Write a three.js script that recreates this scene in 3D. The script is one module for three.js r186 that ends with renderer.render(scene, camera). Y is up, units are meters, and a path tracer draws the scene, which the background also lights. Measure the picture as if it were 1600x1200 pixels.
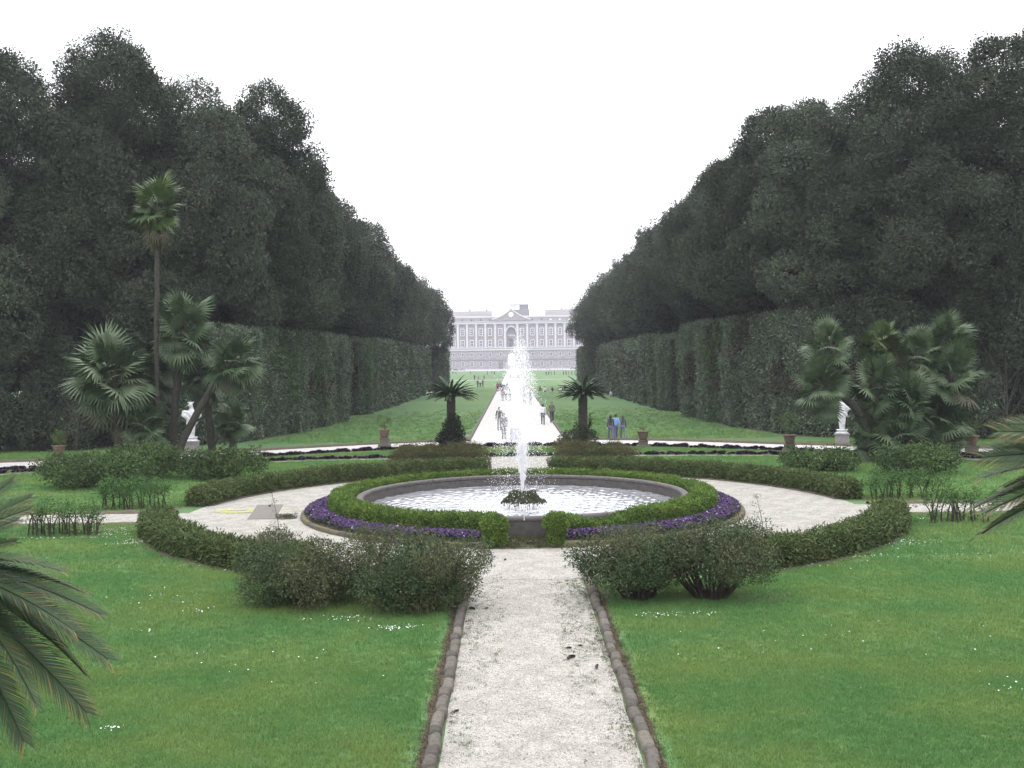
import * as THREE from 'three';
import { mergeGeometries, mergeVertices } from 'three/addons/utils/BufferGeometryUtils.js';
import { MarchingCubes } from 'three/addons/objects/MarchingCubes.js';
import { ImprovedNoise } from 'three/addons/math/ImprovedNoise.js';

// ---------------------------------------------------------------- camera, sky, sun, exposure
const scene = new THREE.Scene();
const EYE = 5.0, CAMX = -0.3, F = 1600, ROLL = 0.013, HOR = 568, VPX = 799.5;
const camera = new THREE.PerspectiveCamera(2 * Math.atan(600 / F) * 180 / Math.PI, 4 / 3, 0.1, 6000);
camera.position.set(CAMX, EYE, 0);
camera.rotation.order = 'YXZ';
camera.rotation.set(-Math.atan((600 - HOR) / F), 0, -ROLL);
scene.add(camera);

{ // overcast sky: brighter towards the zenith, as a covered sky is
  const w = 64, h = 64, d = new Float32Array(w * h * 4);
  for (let j = 0; j < h; j++) for (let i = 0; i < w; i++) {
    const el = ((j + 0.5) / h - 0.5) * Math.PI, s = Math.max(0, Math.sin(el));
    const L = 0.98 + 1.5 * s, k = (j * w + i) * 4;
    d[k] = L * 0.985; d[k + 1] = L * 0.995; d[k + 2] = L * 1.03; d[k + 3] = 1;
  }
  const t = new THREE.DataTexture(d, w, h, THREE.RGBAFormat, THREE.FloatType);
  t.mapping = THREE.EquirectangularReflectionMapping; t.magFilter = THREE.LinearFilter; t.needsUpdate = true;
  scene.background = t; scene.environment = t;
}
const sun = new THREE.DirectionalLight(new THREE.Color(1, 0.97, 0.92), 0.8);
sun.position.set(-25, 90, -115); sun.target.position.set(0, 0, -60);
sun.castShadow = true; sun.shadow.radius = 40; sun.shadow.mapSize.set(2048, 2048);
Object.assign(sun.shadow.camera, { left: -90, right: 90, top: 120, bottom: -120, near: 1, far: 400 });
scene.add(sun, sun.target);
const renderer = new THREE.WebGLRenderer({ antialias: true });
renderer.shadowMap.enabled = true;
renderer.toneMapping = THREE.LinearToneMapping;
renderer.toneMappingExposure = 1.45;
scene.fog = new THREE.FogExp2(new THREE.Color(0.86, 0.865, 1.0), 0.0003);

// ---------------------------------------------------------------- helpers
let seed = 1;
function reseed(s) { seed = s >>> 0; }
function rnd() { seed = (seed + 0x6D2B79F5) | 0; let t = Math.imul(seed ^ (seed >>> 15), 1 | seed); t = (t + Math.imul(t ^ (t >>> 7), 61 | t)) ^ t; return ((t ^ (t >>> 14)) >>> 0) / 4294967296; }
const rr = (a, b) => a + (b - a) * rnd();
const gauss = () => (rnd() + rnd() + rnd() + rnd() - 2) * 1.0;
const perlin = new ImprovedNoise();
const fbm = (x, y, z, o = 3) => { let s = 0, a = 0.5; for (let i = 0; i < o; i++) { s += a * perlin.noise(x, y, z); x *= 2.03; y *= 2.03; z *= 2.03; a *= 0.5; } return s; };
const lerp = (a, b, t) => a + (b - a) * t, clamp = (x, a = 0, b = 1) => Math.min(b, Math.max(a, x));
const V = (x, y, z) => new THREE.Vector3(x, y, z);
// photo pixel + depth in metres along the view axis -> x, height (the depth itself is read from what the thing stands on)
function pix(px, py, d) { const dx = px - 800, dy = py - 600; const qx = px - ROLL * dy, qy = py + ROLL * dx; return V(CAMX + (qx - VPX) / F * d, EYE - (qy - HOR) / F * d, -d); }
function gnd(px, py) { const qy = py + ROLL * (px - 800); const d = F * EYE / (qy - HOR); const p = pix(px, py, d); p.y = 0; return p; }
const taken = {};
function numbered(n) { const k = taken[n] = (taken[n] ?? -1) + 1; return k ? `${n}_${String(k).padStart(3, '0')}` : n; }
function tag(o, label, category, group) { o.userData.label = label; o.userData.category = category; if (group) o.userData.group = group; return o; }
function thing(name, label, category, pos = [0, 0, 0], turn = 0, group) {
  const o = new THREE.Group(); o.name = numbered(name); o.position.set(...pos); o.rotation.y = turn; scene.add(o);
  return tag(o, label, category, group);
}
function part(name, geo, mat, parent, label) {
  const m = new THREE.Mesh(geo, mat); m.name = name; m.castShadow = m.receiveShadow = true; parent.add(m);
  if (label) m.userData.label = label; return m;
}
function struct(name, geo, mat) { const m = new THREE.Mesh(geo, mat); m.name = numbered(name); m.userData.kind = 'structure'; m.receiveShadow = m.castShadow = true; scene.add(m); return m; }
const lin = (r, g, b) => new THREE.Color().setRGB(r, g, b);
function mat(c, rough = 0.85, extra = {}) { return new THREE.MeshStandardMaterial({ color: c, roughness: rough, ...extra }); }
function instances(name, geo, m, list, parent) { // list of {m:Matrix4,c:Color}
  const im = new THREE.InstancedMesh(geo, m, Math.max(1, list.length)); im.name = name; im.userData.kind = 'stuff'; im.castShadow = im.receiveShadow = true;
  list.forEach((e, i) => { im.setMatrixAt(i, e.m); if (e.c) im.setColorAt(i, e.c); });
  im.instanceMatrix.needsUpdate = true; if (im.instanceColor) im.instanceColor.needsUpdate = true;
  parent.add(im); return im;
}
const _q = new THREE.Quaternion(), _e = new THREE.Euler();
function place(x, y, z, s, rx = 0, ry = 0, rz = 0) { _q.setFromEuler(_e.set(rx, ry, rz)); const sc = Array.isArray(s) ? V(...s) : V(s, s, s); return new THREE.Matrix4().compose(V(x, y, z), _q.clone(), sc); }
function geoFrom(pos, idx, uv, col) { const g = new THREE.BufferGeometry(); g.setAttribute('position', new THREE.Float32BufferAttribute(pos, 3)); if (uv) g.setAttribute('uv', new THREE.Float32BufferAttribute(uv, 2)); if (col) g.setAttribute('color', new THREE.Float32BufferAttribute(col, 3)); if (idx) g.setIndex(idx); g.computeVertexNormals(); return g; }
function box(w, h, d, x = 0, y = 0, z = 0) { const g = new THREE.BoxGeometry(w, h, d); g.translate(x, y, z); return g; }
function merge(list) { return mergeGeometries(list.map(g => { const n = g.index ? g.toNonIndexed() : g; for (const k of Object.keys(n.attributes)) if (!['position', 'normal', 'uv'].includes(k)) n.deleteAttribute(k); if (!n.attributes.uv) n.setAttribute('uv', new THREE.Float32BufferAttribute(new Float32Array(n.attributes.position.count * 2), 2)); return n; })); }
function tube(pts, r0, r1, seg = 6, n = 8) { // tapered tube along points
  const curve = new THREE.CatmullRomCurve3(pts), pos = [], idx = [], uv = []; let N = n;
  const fr = curve.computeFrenetFrames(N, false), L = curve.getLength();
  for (let i = 0; i <= N; i++) { const p = curve.getPointAt(i / N), r = lerp(r0, r1, i / N);
    for (let j = 0; j <= seg; j++) { const a = j / seg * Math.PI * 2, c = Math.cos(a) * r, s = Math.sin(a) * r; const nn = fr.normals[i], b = fr.binormals[i];
      pos.push(p.x + nn.x * c + b.x * s, p.y + nn.y * c + b.y * s, p.z + nn.z * c + b.z * s); uv.push(j / seg * Math.max(0.2, r0 * 6), i / N * L); } }
  for (let i = 0; i < N; i++) for (let j = 0; j < seg; j++) { const a = i * (seg + 1) + j, b = a + seg + 1; idx.push(a, b, a + 1, b, b + 1, a + 1); }
  return geoFrom(pos, idx, uv);
}
function lathe(prof, seg = 20) { return new THREE.LatheGeometry(prof.map(p => new THREE.Vector2(p[0], p[1])), seg); }
function warp(g, amp, f, off = 0) { const p = g.attributes.position; g.computeVertexNormals(); const n = g.attributes.normal;
  for (let i = 0; i < p.count; i++) { const x = p.getX(i), y = p.getY(i), z = p.getZ(i), k = amp * 2 * fbm(x * f + off, y * f, z * f); p.setXYZ(i, x + n.getX(i) * k, y + n.getY(i) * k, z + n.getZ(i) * k); } g.computeVertexNormals(); return g; }

// ---------------------------------------------------------------- textures
function tileNoise(N, cells, sd) { // tileable value noise grid sampler
  reseed(sd); const g = new Float32Array(cells * cells); for (let i = 0; i < g.length; i++) g[i] = rnd();
  return (u, v) => { let x = u * cells, y = v * cells, i = Math.floor(x), j = Math.floor(y), fx = x - i, fy = y - j; fx = fx * fx * (3 - 2 * fx); fy = fy * fy * (3 - 2 * fy);
    const a = (i % cells + cells) % cells, b = (a + 1) % cells, c = (j % cells + cells) % cells, d = (c + 1) % cells;
    return lerp(lerp(g[c * cells + a], g[c * cells + b], fx), lerp(g[d * cells + a], g[d * cells + b], fx), fy); };
}
const sr = x => 255 * (x <= 0.0031308 ? 12.92 * x : 1.055 * Math.pow(x, 1 / 2.4) - 0.055);
function tex(N, fn, srgb = true) { const d = new Uint8Array(N * N * 4); for (let j = 0; j < N; j++) for (let i = 0; i < N; i++) { const c = fn(i / N, j / N), k = (j * N + i) * 4;
  if (srgb) { d[k] = clamp(sr(clamp(c[0])), 0, 255); d[k + 1] = clamp(sr(clamp(c[1])), 0, 255); d[k + 2] = clamp(sr(clamp(c[2])), 0, 255); } else d[k] = d[k + 1] = d[k + 2] = clamp(c * 255, 0, 255); d[k + 3] = 255; }
  const t = new THREE.DataTexture(d, N, N); t.wrapS = t.wrapT = THREE.RepeatWrapping; t.magFilter = THREE.LinearFilter; t.minFilter = THREE.LinearMipmapLinearFilter; t.generateMipmaps = true; if (srgb) t.colorSpace = THREE.SRGBColorSpace; t.needsUpdate = true; return t; }
function rep(t, metres) { const c = t.clone(); c.repeat.set(1 / metres, 1 / metres); c.needsUpdate = true; return c; }
// gravel: crushed pale limestone chips (worley cells) with darker gaps and stray brown crumbs
const gravelData = (() => { const N = 1024, C = 150; reseed(77); const px = [], py = [], tone = [], hue = [];
  for (let i = 0; i < C * C; i++) { px.push(rnd()); py.push(rnd()); tone.push(rnd()); hue.push(rnd()); }
  const c = new Float32Array(N * N * 3), h = new Float32Array(N * N), n1 = tileNoise(N, 9, 5), n2 = tileNoise(N, 31, 6);
  for (let j = 0; j < N; j++) for (let i = 0; i < N; i++) { const u = i / N * C, v = j / N * C, ci = Math.floor(u), cj = Math.floor(v); let b = 9, b2 = 9, id = 0;
    for (let dj = -1; dj <= 1; dj++) for (let di = -1; di <= 1; di++) { const a = (ci + di + C) % C, e = (cj + dj + C) % C, k = e * C + a, dx = ci + di + px[k] - u, dy = cj + dj + py[k] - v, q = dx * dx + dy * dy; if (q < b) { b2 = b; b = q; id = k; } else if (q < b2) b2 = q; }
    const e = Math.min(1, (Math.sqrt(b2) - Math.sqrt(b)) * 3.2), dirt = clamp(n1(i / N, j / N) * 0.6 + n2(i / N, j / N) * 0.5 - 0.35, 0, 0.4);
    let t = 0.29 + 0.24 * tone[id]; if (hue[id] < 0.035) t *= 0.35; t *= 0.62 + 0.38 * e; t *= 1 - dirt * 0.55; const k = j * N + i;
    c[k * 3] = t * 1.03; c[k * 3 + 1] = t * 0.98; c[k * 3 + 2] = t * (0.84 + 0.08 * hue[id]); h[k] = e * (0.5 + 0.5 * tone[id]); }
  return { N, c, h }; })();
const gravelMap = tex(1024, (u, v) => { const k = (Math.round(v * 1024) * 1024 + Math.round(u * 1024)); return [gravelData.c[k * 3], gravelData.c[k * 3 + 1], gravelData.c[k * 3 + 2]]; });
const gravelBump = tex(1024, (u, v) => gravelData.h[Math.round(v * 1024) * 1024 + Math.round(u * 1024)], false);
const gravelMat = new THREE.MeshStandardMaterial({ map: rep(gravelMap, 2.9), bumpMap: rep(gravelBump, 2.9), bumpScale: 0.012, roughness: 0.95 });
const roadMat = new THREE.MeshStandardMaterial({ map: rep(gravelMap, 1.9), color: lin(1.3, 1.32, 1.42), roughness: 0.95 });
const mulch = (() => { const a = tileNoise(0, 64, 11), b = tileNoise(0, 160, 12), c = tileNoise(0, 12, 13); return (u, v) => a(u, v) * 0.4 + b(u, v) * 0.4 + c(u, v) * 0.2; })();
const soilMap = tex(512, (u, v) => { const t = 0.035 + 0.09 * mulch(u, v); return [t * 1.25, t, t * 0.72]; });
const soilMat = new THREE.MeshStandardMaterial({ map: rep(soilMap, 1.5), roughness: 1, bumpMap: rep(tex(512, (u, v) => mulch(u, v), false), 1.5), bumpScale: 0.03 });
const grassMap = (() => { const a = tileNoise(0, 18, 21), b = tileNoise(0, 90, 22), c = tileNoise(0, 300, 23), e = tileNoise(0, 7, 24);
  return tex(1024, (u, v) => { const q = c(u, v * 0.6), t = 0.66 + 0.14 * a(u, v) + 0.25 * (b(u, v) - 0.5) + 0.6 * (q - 0.5), y = clamp(e(u, v) * 1.4 - 0.45) * 0.6; return [t * lerp(0.080, 0.122, y), t * lerp(0.174, 0.180, y), t * lerp(0.052, 0.050, y)]; }); })();
const stoneTex = (() => { const a = tileNoise(0, 10, 31), b = tileNoise(0, 40, 32), c = tileNoise(0, 170, 33); const f = (u, v) => a(u, v) * 0.35 + b(u, v) * 0.35 + c(u, v) * 0.3;
  return { f, map: tex(512, (u, v) => { const t = 0.55 + 0.9 * (f(u, v) - 0.2); return [t, t, t]; }), bump: tex(512, f, false) }; })();
function stoneMat(c, rough = 0.9, m = 1.2, bump = 0.02) { return new THREE.MeshStandardMaterial({ color: c, map: rep(stoneTex.map, m), bumpMap: rep(stoneTex.bump, m), bumpScale: bump, roughness: rough }); }
const barkMat = (c) => new THREE.MeshStandardMaterial({ color: c, map: rep(stoneTex.map, 0.8), bumpMap: rep(stoneTex.bump, 0.8), bumpScale: 0.06, roughness: 1 });
const leafMat = new THREE.MeshPhysicalMaterial({ color: 0xffffff, roughness: 0.75, specularIntensity: 0.35 });
const bladeMat = new THREE.MeshPhysicalMaterial({ color: 0xffffff, roughness: 0.8, specularIntensity: 0.4 });
const leafy = (c, r = 0.65, s = 0.4) => new THREE.MeshPhysicalMaterial({ color: c, roughness: r, specularIntensity: s });
const M = {
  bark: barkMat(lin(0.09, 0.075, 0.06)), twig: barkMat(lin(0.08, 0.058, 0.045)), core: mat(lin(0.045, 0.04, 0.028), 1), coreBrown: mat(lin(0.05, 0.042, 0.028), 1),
  palmBark: barkMat(lin(0.075, 0.07, 0.055)), cycadBark: barkMat(lin(0.05, 0.044, 0.036)),
  kerb: stoneMat(lin(0.17, 0.150, 0.125), 0.95, 0.6, 0.03), kerb2: stoneMat(lin(0.125, 0.112, 0.096), 0.95, 0.6, 0.03), kerb3: stoneMat(lin(0.21, 0.188, 0.155), 0.95, 0.6, 0.03),
  moss: stoneMat(lin(0.17, 0.15, 0.085), 1, 0.5, 0.03), rim: stoneMat(lin(0.095, 0.086, 0.082), 0.8, 1.1, 0.012),
  marble: stoneMat(lin(0.66, 0.66, 0.68), 0.7, 1.3, 0.008), plinth: stoneMat(lin(0.28, 0.275, 0.26), 0.9, 0.9, 0.02), terracotta: stoneMat(lin(0.16, 0.11, 0.08), 0.9, 0.8, 0.01),
};
// ---------------------------------------------------------------- foliage pieces
function leafClump(n, R, len, wid, sd, up = 0.2) { // n small folded leaves spread in a ball of radius R
  reseed(sd); const pos = [];
  for (let i = 0; i < n; i++) { const u = V(gauss(), gauss(), gauss()).normalize(), c = u.clone().multiplyScalar(R * Math.cbrt(rr(0.05, 1)));
    const d = u.clone().add(V(gauss() * 0.8, gauss() * 0.8 + up, gauss() * 0.8)).normalize(), s = d.clone().cross(V(gauss(), gauss(), gauss())).normalize(), up2 = s.clone().cross(d);
    const L = len * rr(0.7, 1.25), W = wid * rr(0.75, 1.2) / 2; const a = c, b = c.clone().addScaledVector(d, L), m = c.clone().addScaledVector(d, L * 0.45);
    const l = m.clone().addScaledVector(s, W).addScaledVector(up2, W * 0.4), r = m.clone().addScaledVector(s, -W).addScaledVector(up2, W * 0.4);
    for (const p of [a, l, b, a, b, r]) pos.push(p.x, p.y, p.z); }
  return geoFrom(pos);
}
const G = {
  oak: [leafClump(34, 0.42, 0.17, 0.10, 101), leafClump(34, 0.46, 0.17, 0.10, 102)],
  oakFar: leafClump(34, 0.66, 0.27, 0.15, 103), wall: leafClump(22, 0.26, 0.15, 0.085, 104),
  box: leafClump(14, 0.08, 0.05, 0.030, 105, 0.6), heath: leafClump(20, 0.12, 0.07, 0.022, 106, 0.9),
  shrub: leafClump(26, 0.13, 0.05, 0.019, 107, 0.4), rose: leafClump(16, 0.13, 0.075, 0.042, 108, 0.3), bush: leafClump(18, 0.2, 0.10, 0.055, 109, 0.3), ivy: leafClump(16, 0.16, 0.09, 0.055, 110, 0.2),
};
const sph = () => { const z = rr(-1, 1), a = rr(0, Math.PI * 2), r = Math.sqrt(1 - z * z); return V(r * Math.cos(a), z, r * Math.sin(a)); };
function tint(a, b, t, j = 0.15) { const k = 1 + rr(-j, j); return lin(lerp(a[0], b[0], t) * k, lerp(a[1], b[1], t) * k, lerp(a[2], b[2], t) * k); }
// scatter leaf clumps over a set of rounded boughs; lobes: [{x,y,z,r,ry,c}]
function scatter(lobes, per, minS, maxS, colA, colB, inside = 0.55, deep = 0.6, jit = 0.2) { const out = [];
  for (let li = 0; li < lobes.length; li++) { const L = lobes[li], area = L.r * (L.r + L.ry) * 0.5, n = Math.round(per * area), tone = L.c ?? rnd();
    for (let i = 0; i < n; i++) { const u = sph(), bump = 1 + 0.34 * fbm(L.x + u.x * 2.2, L.y + u.y * 2.2, L.z + u.z * 2.2, 2), k = bump * (1 - deep * rnd() * rnd());
      const x = L.x + u.x * L.r * k, y = L.y + u.y * L.ry * k, z = L.z + u.z * L.r * k; let buried = false; if (y < 0.05) continue;
      for (let m = 0; m < lobes.length; m++) if (m !== li) { const Q = lobes[m], dx = (x - Q.x) / Q.r, dy = (y - Q.y) / Q.ry, dz = (z - Q.z) / Q.r; if (dx * dx + dy * dy + dz * dz < inside * inside) { buried = true; break; } }
      if (buried) continue;
      out.push({ m: place(x, y, z, rr(minS, maxS), rr(0, 6.28), rr(0, 6.28), rr(0, 6.28)), c: tint(colA, colB, clamp(tone * 0.8 + rnd() * 0.2), jit) }); } }
  return out; }
// ---------------------------------------------------------------- ground, gravel, water
{ // one lawn sheet to the horizon, mesh graded finer near by; vertex tints are clover, moss and dry patches of the turf
  const xs = [], zs = []; for (let i = -60; i <= 60; i++) { const t = i / 60; xs.push(Math.sign(t) * (40 * Math.abs(t) + 1960 * Math.pow(Math.abs(t), 7))); }
  for (let j = 0; j <= 170; j++) { const t = j / 170; zs.push(20 - 110 * t - 3000 * Math.pow(t, 9)); }
  const pos = [], uv = [], col = [], idx = [], W = xs.length;
  for (const z of zs) for (const x of xs) { pos.push(x, 0, z); uv.push(x, z); const n = fbm(x * 0.22, 3.1, z * 0.22) + 0.3 * fbm(x * 0.9, 8, z * 0.9), m = fbm(x * 0.12 + 9, 1, z * 0.16); const k = 1 + 0.35 * n + 0.5 * fbm(x * 0.035, 6, z * 0.16); col.push(k * (1 + 0.8 * m), k * (1 + 0.15 * m), k); }
  for (let j = 0; j < zs.length - 1; j++) for (let i = 0; i < W - 1; i++) { const a = j * W + i, b = a + W; idx.push(a, a + 1, b, a + 1, b + 1, b); }
  struct('ground', geoFrom(pos, idx, uv, col), new THREE.MeshStandardMaterial({ map: rep(grassMap, 5.3), vertexColors: true, roughness: 1 }));
}
const C = V(0, 0, -35); // fountain centre
function strip(left, right, y) { const pos = [], uv = [], idx = []; left.forEach((p, i) => { const q = right[i]; pos.push(p[0], y, p[1], q[0], y, q[1]); uv.push(p[0], p[1], q[0], q[1]); if (i) { const a = 2 * i; idx.push(a - 2, a - 1, a, a - 1, a + 1, a); } });
  const g = geoFrom(pos, idx, uv); if (g.attributes.normal.getY(0) < 0) { const ix = g.index.array; for (let i = 0; i < ix.length; i += 3) { const t = ix[i]; ix[i] = ix[i + 1]; ix[i + 1] = t; } g.computeVertexNormals(); } return g; }
function annulus(r0, r1, y, a0 = 0, a1 = Math.PI * 2, n = 128) { const L = [], R = []; for (let i = 0; i <= n; i++) { const a = lerp(a0, a1, i / n), w = 0.06 * fbm(Math.cos(a) * 5, 2, Math.sin(a) * 5); L.push([C.x + Math.cos(a) * (r0), C.z + Math.sin(a) * (r0)]); R.push([C.x + Math.cos(a) * (r1 + w), C.z + Math.sin(a) * (r1 + w)]); } return strip(L, R, y); }
const seq = (a, b, n) => Array.from({ length: n + 1 }, (_, i) => lerp(a, b, i / n));
const curve = (tab) => X => { const x = Math.abs(X); for (let i = 1; i < tab.length; i++) if (x <= tab[i][0]) { const t = (x - tab[i - 1][0]) / (tab[i][0] - tab[i - 1][0]); return lerp(tab[i - 1][1], tab[i][1], t); } const l = tab[tab.length - 1]; return l[1] - (x - l[0]) * 0.2; };
function smoothCurve(tab) { const f = curve(tab); return X => (f(X - 1.5) + f(X - 0.7) + f(X) + f(X + 0.7) + f(X + 1.5)) / 5; }
const roadFar = smoothCurve([[0, 66.6], [4, 66.2], [8, 65], [12, 62.8], [15.5, 60.5], [20, 58], [27, 55.3], [40, 52]]);
const roadNear = X => roadFar(X) - 3.9;
const walk = smoothCurve([[0, 54.4], [8, 54.2], [12, 53.6], [16, 52.6], [22, 50], [30, 46.5]]);
const wob = (z, k) => 0.05 * fbm(z * 1.3, k, 0.5);
struct('gravel_path', strip(seq(-4, -28.2, 60).map(z => [-1.28 + wob(z, 1), z]), seq(-4, -28.2, 60).map(z => [1.28 + wob(z, 4), z]), 0.006), gravelMat);
struct('gravel_ring', annulus(6.9, 11.45, 0.011), gravelMat);
struct('gravel_side_path', strip(seq(-11, -60, 30).map(x => [x, -35.05 + wob(x, 2)]), seq(-11, -60, 30).map(x => [x, -32.95 + wob(x, 3)]), 0.016), gravelMat);
struct('gravel_side_path', strip(seq(11, 60, 30).map(x => [x, -35.05 + wob(x, 5)]), seq(11, 60, 30).map(x => [x, -32.95 + wob(x, 6)]), 0.016), gravelMat);
struct('gravel_path', strip(seq(-45.5, -54.6, 20).map(z => [-1.4 - Math.max(0, -z - 53) * 0.35, z]), seq(-45.5, -54.6, 20).map(z => [1.4 + Math.max(0, -z - 53) * 0.35, z]), 0.006), gravelMat);
struct('narrow_path', strip(seq(-60, 60, 120).map(x => [x, -walk(x)]), seq(-60, 60, 120).map(x => [x, -walk(x) - 0.38]), 0.011), gravelMat);
struct('cross_road', strip(seq(-70, 70, 140).map(x => [x, -roadNear(x)]), seq(-70, 70, 140).map(x => [x, -roadFar(x)]), 0.008), roadMat);
struct('avenue_path', strip(seq(-66, -700, 60).map(z => [-3.05, z]), seq(-66, -700, 60).map(z => [3.05, z]), 0.013), roadMat);
struct('lawn_walk', strip([[-60, -312], [60, -312]], [[-60, -316], [60, -316]], 0.02), roadMat);
struct('palace_forecourt', strip([[-160, -720], [160, -720]], [[-160, -812], [160, -812]], 0.03), mat(lin(0.4, 0.39, 0.37), 0.95));
// low earth bank along the far side of the road, where the lawn is cut back
for (const s of [-1, 1]) { const X = seq(3.3, 60, 90), pos = [], idx = []; X.forEach((x, i) => { const d = roadFar(x), w = 0.03 * fbm(x, 3, 1); pos.push(s * x, 0.0, -d, s * x, 0.13 + w, -d - 0.06, s * x, 0.15 + w, -d - 0.22, s * x, -0.01, -d - 0.5); if (i) for (let k = 0; k < 3; k++) { const a = (i - 1) * 4 + k, b = a + 4; idx.push(a, b, a + 1, b, b + 1, a + 1); } });
  struct('lawn_edge', geoFrom(pos, idx, pos.filter((_, i) => i % 3 !== 1)), soilMat); }
for (const s of [-1, 1]) struct('avenue_edging', box(0.16, 0.16, 330, s * 3.13, 0.05, -231), M.kerb2);
for (const s of [-1, 1]) struct('path_border_soil', strip(seq(-5, -25, 60).map(z => [s * (1.3), z]), seq(-5, -25, 60).map(z => [s * (1.56 + 0.2 * fbm(z * 1.1, s * 5, 2)), z]), 0.0035), soilMat);
struct('bed_soil', annulus(5.8, 7.32, 0.10, Math.PI / 2 + 0.155, Math.PI * 2.5 - 0.155), soilMat);
struct('gap_soil', annulus(5.6, 7.55, 0.022, Math.PI / 2 - 0.17, Math.PI / 2 + 0.17, 20), soilMat);
for (const s of [-1, 1]) for (const [x, z, rx, rz] of [[s * 13.5, -36.6, 1.6, 0.7], [s * 14.6, -32.0, 1.9, 0.7], [s * (s < 0 ? 3.1 : 3.3), s < 0 ? -21.3 : -21.7, 2.6, 0.9]]) { const g = new THREE.CircleGeometry(1, 28); g.rotateX(-Math.PI / 2); const p = g.attributes.position; for (let i = 1; i < p.count; i++) { const k = 1 + 0.5 * fbm(p.getX(i) * 1.5 + x, 3, p.getZ(i) * 1.5); p.setXYZ(i, p.getX(i) * rx * k, 0, p.getZ(i) * rz * k); } g.translate(x, 0.0045, z); struct('bare_soil', g, soilMat); }

// cut earth edges: along the side paths and the foot of the low hedges
function earthBank(name, pts, h, w) { const pos = [], idx = [], uv = []; pts.forEach(([x, z, nx, nz], i) => { const k = 0.6 + 0.8 * Math.abs(fbm(x * 1.7, 1, z * 1.7)) + 0.3 * rnd(); [[0, 0], [0.2, h * k], [0.7, h * k * 0.9], [1, 0]].forEach(([a, y]) => { pos.push(x + nx * w * a, y, z + nz * w * a); uv.push(x + a * w, z + y); }); if (i) for (let j = 0; j < 3; j++) { const a = (i - 1) * 4 + j, b = a + 4; idx.push(a, b, a + 1, b, b + 1, a + 1); } }); struct(name, geoFrom(pos, idx, uv), soilMat); }
for (const s of [-1, 1]) { earthBank('path_edge_earth', seq(11.9, 17.5, 60).map(x => [s * x, -35.0, 0, -1]), 0.12, 0.4); earthBank('path_edge_earth', seq(12.3, 22, 70).map(x => [s * x, -33.0, 0, 1]), 0.06, 0.3); }
for (const [a0, a1] of [[Math.PI / 2 + 0.46, Math.PI - 0.30], [0.30, Math.PI / 2 - 0.46]]) earthBank('hedge_foot_earth', seq(a0, a1, 90).map(a => [C.x + Math.cos(a) * 12.15, C.z + Math.sin(a) * 12.15, Math.cos(a), Math.sin(a)]), 0.035, 0.34);
for (const [a0, a1] of [[Math.PI + 0.16, Math.PI * 1.5 - 0.13], [-Math.PI / 2 + 0.13, -0.13]]) earthBank('hedge_foot_earth', seq(a0, a1, 90).map(a => [C.x + Math.cos(a) * 11.55, C.z + Math.sin(a) * 11.55, -Math.cos(a), -Math.sin(a)]), 0.07, 0.34);
// water of the basin: ripples running out from the jet, wind chop
{ const NR = 90, NA = 300, pos = [], idx = [], uv = []; reseed(5); const waves = Array.from({ length: 9 }, () => [rr(0, 6.28), rr(8, 26), rr(0, 6.28), rr(0.0022, 0.0055)]);
  for (let i = 0; i <= NR; i++) for (let j = 0; j <= NA; j++) { const r = 5.36 * i / NR, a = j / NA * Math.PI * 2, x = Math.cos(a) * r, z = Math.sin(a) * r; let h = 0.007 * Math.sin(r * 15 + 2 * fbm(x, z, 1)) * Math.exp(-Math.abs(r - 1) * 0.35) + 0.006 * fbm(x * 3, z * 3, 7, 2);
    for (const w of waves) h += w[3] * Math.sin(x * Math.cos(w[0]) * w[1] + z * Math.sin(w[0]) * w[1] + w[2]); if (r < 2.2) h += 0.016 * fbm(x * 9, z * 9, 4, 2) * (1 - r / 2.2); pos.push(C.x + x, 0.2 + h, C.z + z); uv.push(x, z); }
  for (let i = 0; i < NR; i++) for (let j = 0; j < NA; j++) { const a = i * (NA + 1) + j, b = a + NA + 1; idx.push(a, a + 1, b, a + 1, b + 1, b); }
  struct('water', geoFrom(pos, idx, uv), new THREE.MeshPhysicalMaterial({ color: lin(0.22, 0.225, 0.24), roughness: 0.05, ior: 1.65 })); }

// ---------------------------------------------------------------- fountain
{ const t = thing('fountain_basin', 'round grey stone fountain basin full of water in the gravel circle', 'fountain', [C.x, 0, C.z]);
  const prof = [[5.42, -0.02], [5.42, 0.42], [5.40, 0.47], [5.39, 0.54], [5.43, 0.58], [5.50, 0.595], [5.60, 0.585], [5.65, 0.54], [5.65, 0.47], [5.62, 0.43], [5.62, 0.0]];
  const n = 28; for (let i = 0; i < n; i++) { const g = new THREE.LatheGeometry(prof.slice(2, 10).map(p => new THREE.Vector2(...p)), 10, i / n * Math.PI * 2 + 0.002, Math.PI * 2 / n - 0.004); const p = g.attributes.position, u = g.attributes.uv; for (let k = 0; k < p.count; k++) u.setXY(k, u.getX(k) * 1.25 + i * 0.37, u.getY(k) * 0.9); part('rim_stone', g, M.rim, t); }
  const inner = lathe([[5.42, -0.02], [5.42, 0.45]], 140), outer = lathe([[5.63, 0.46], [5.63, 0]], 140); for (const g of [inner, outer]) { const u = g.attributes.uv; for (let k = 0; k < u.count; k++) u.setXY(k, u.getX(k) * 35, u.getY(k) * 0.5); }
  part('inner_wall', inner, M.rim, t); part('outer_wall', outer, M.rim, t);
  const fl = new THREE.CircleGeometry(5.4, 64); fl.rotateX(-Math.PI / 2); fl.translate(0, 0.03, 0); part('basin_floor', fl, M.rim, t); }
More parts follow.
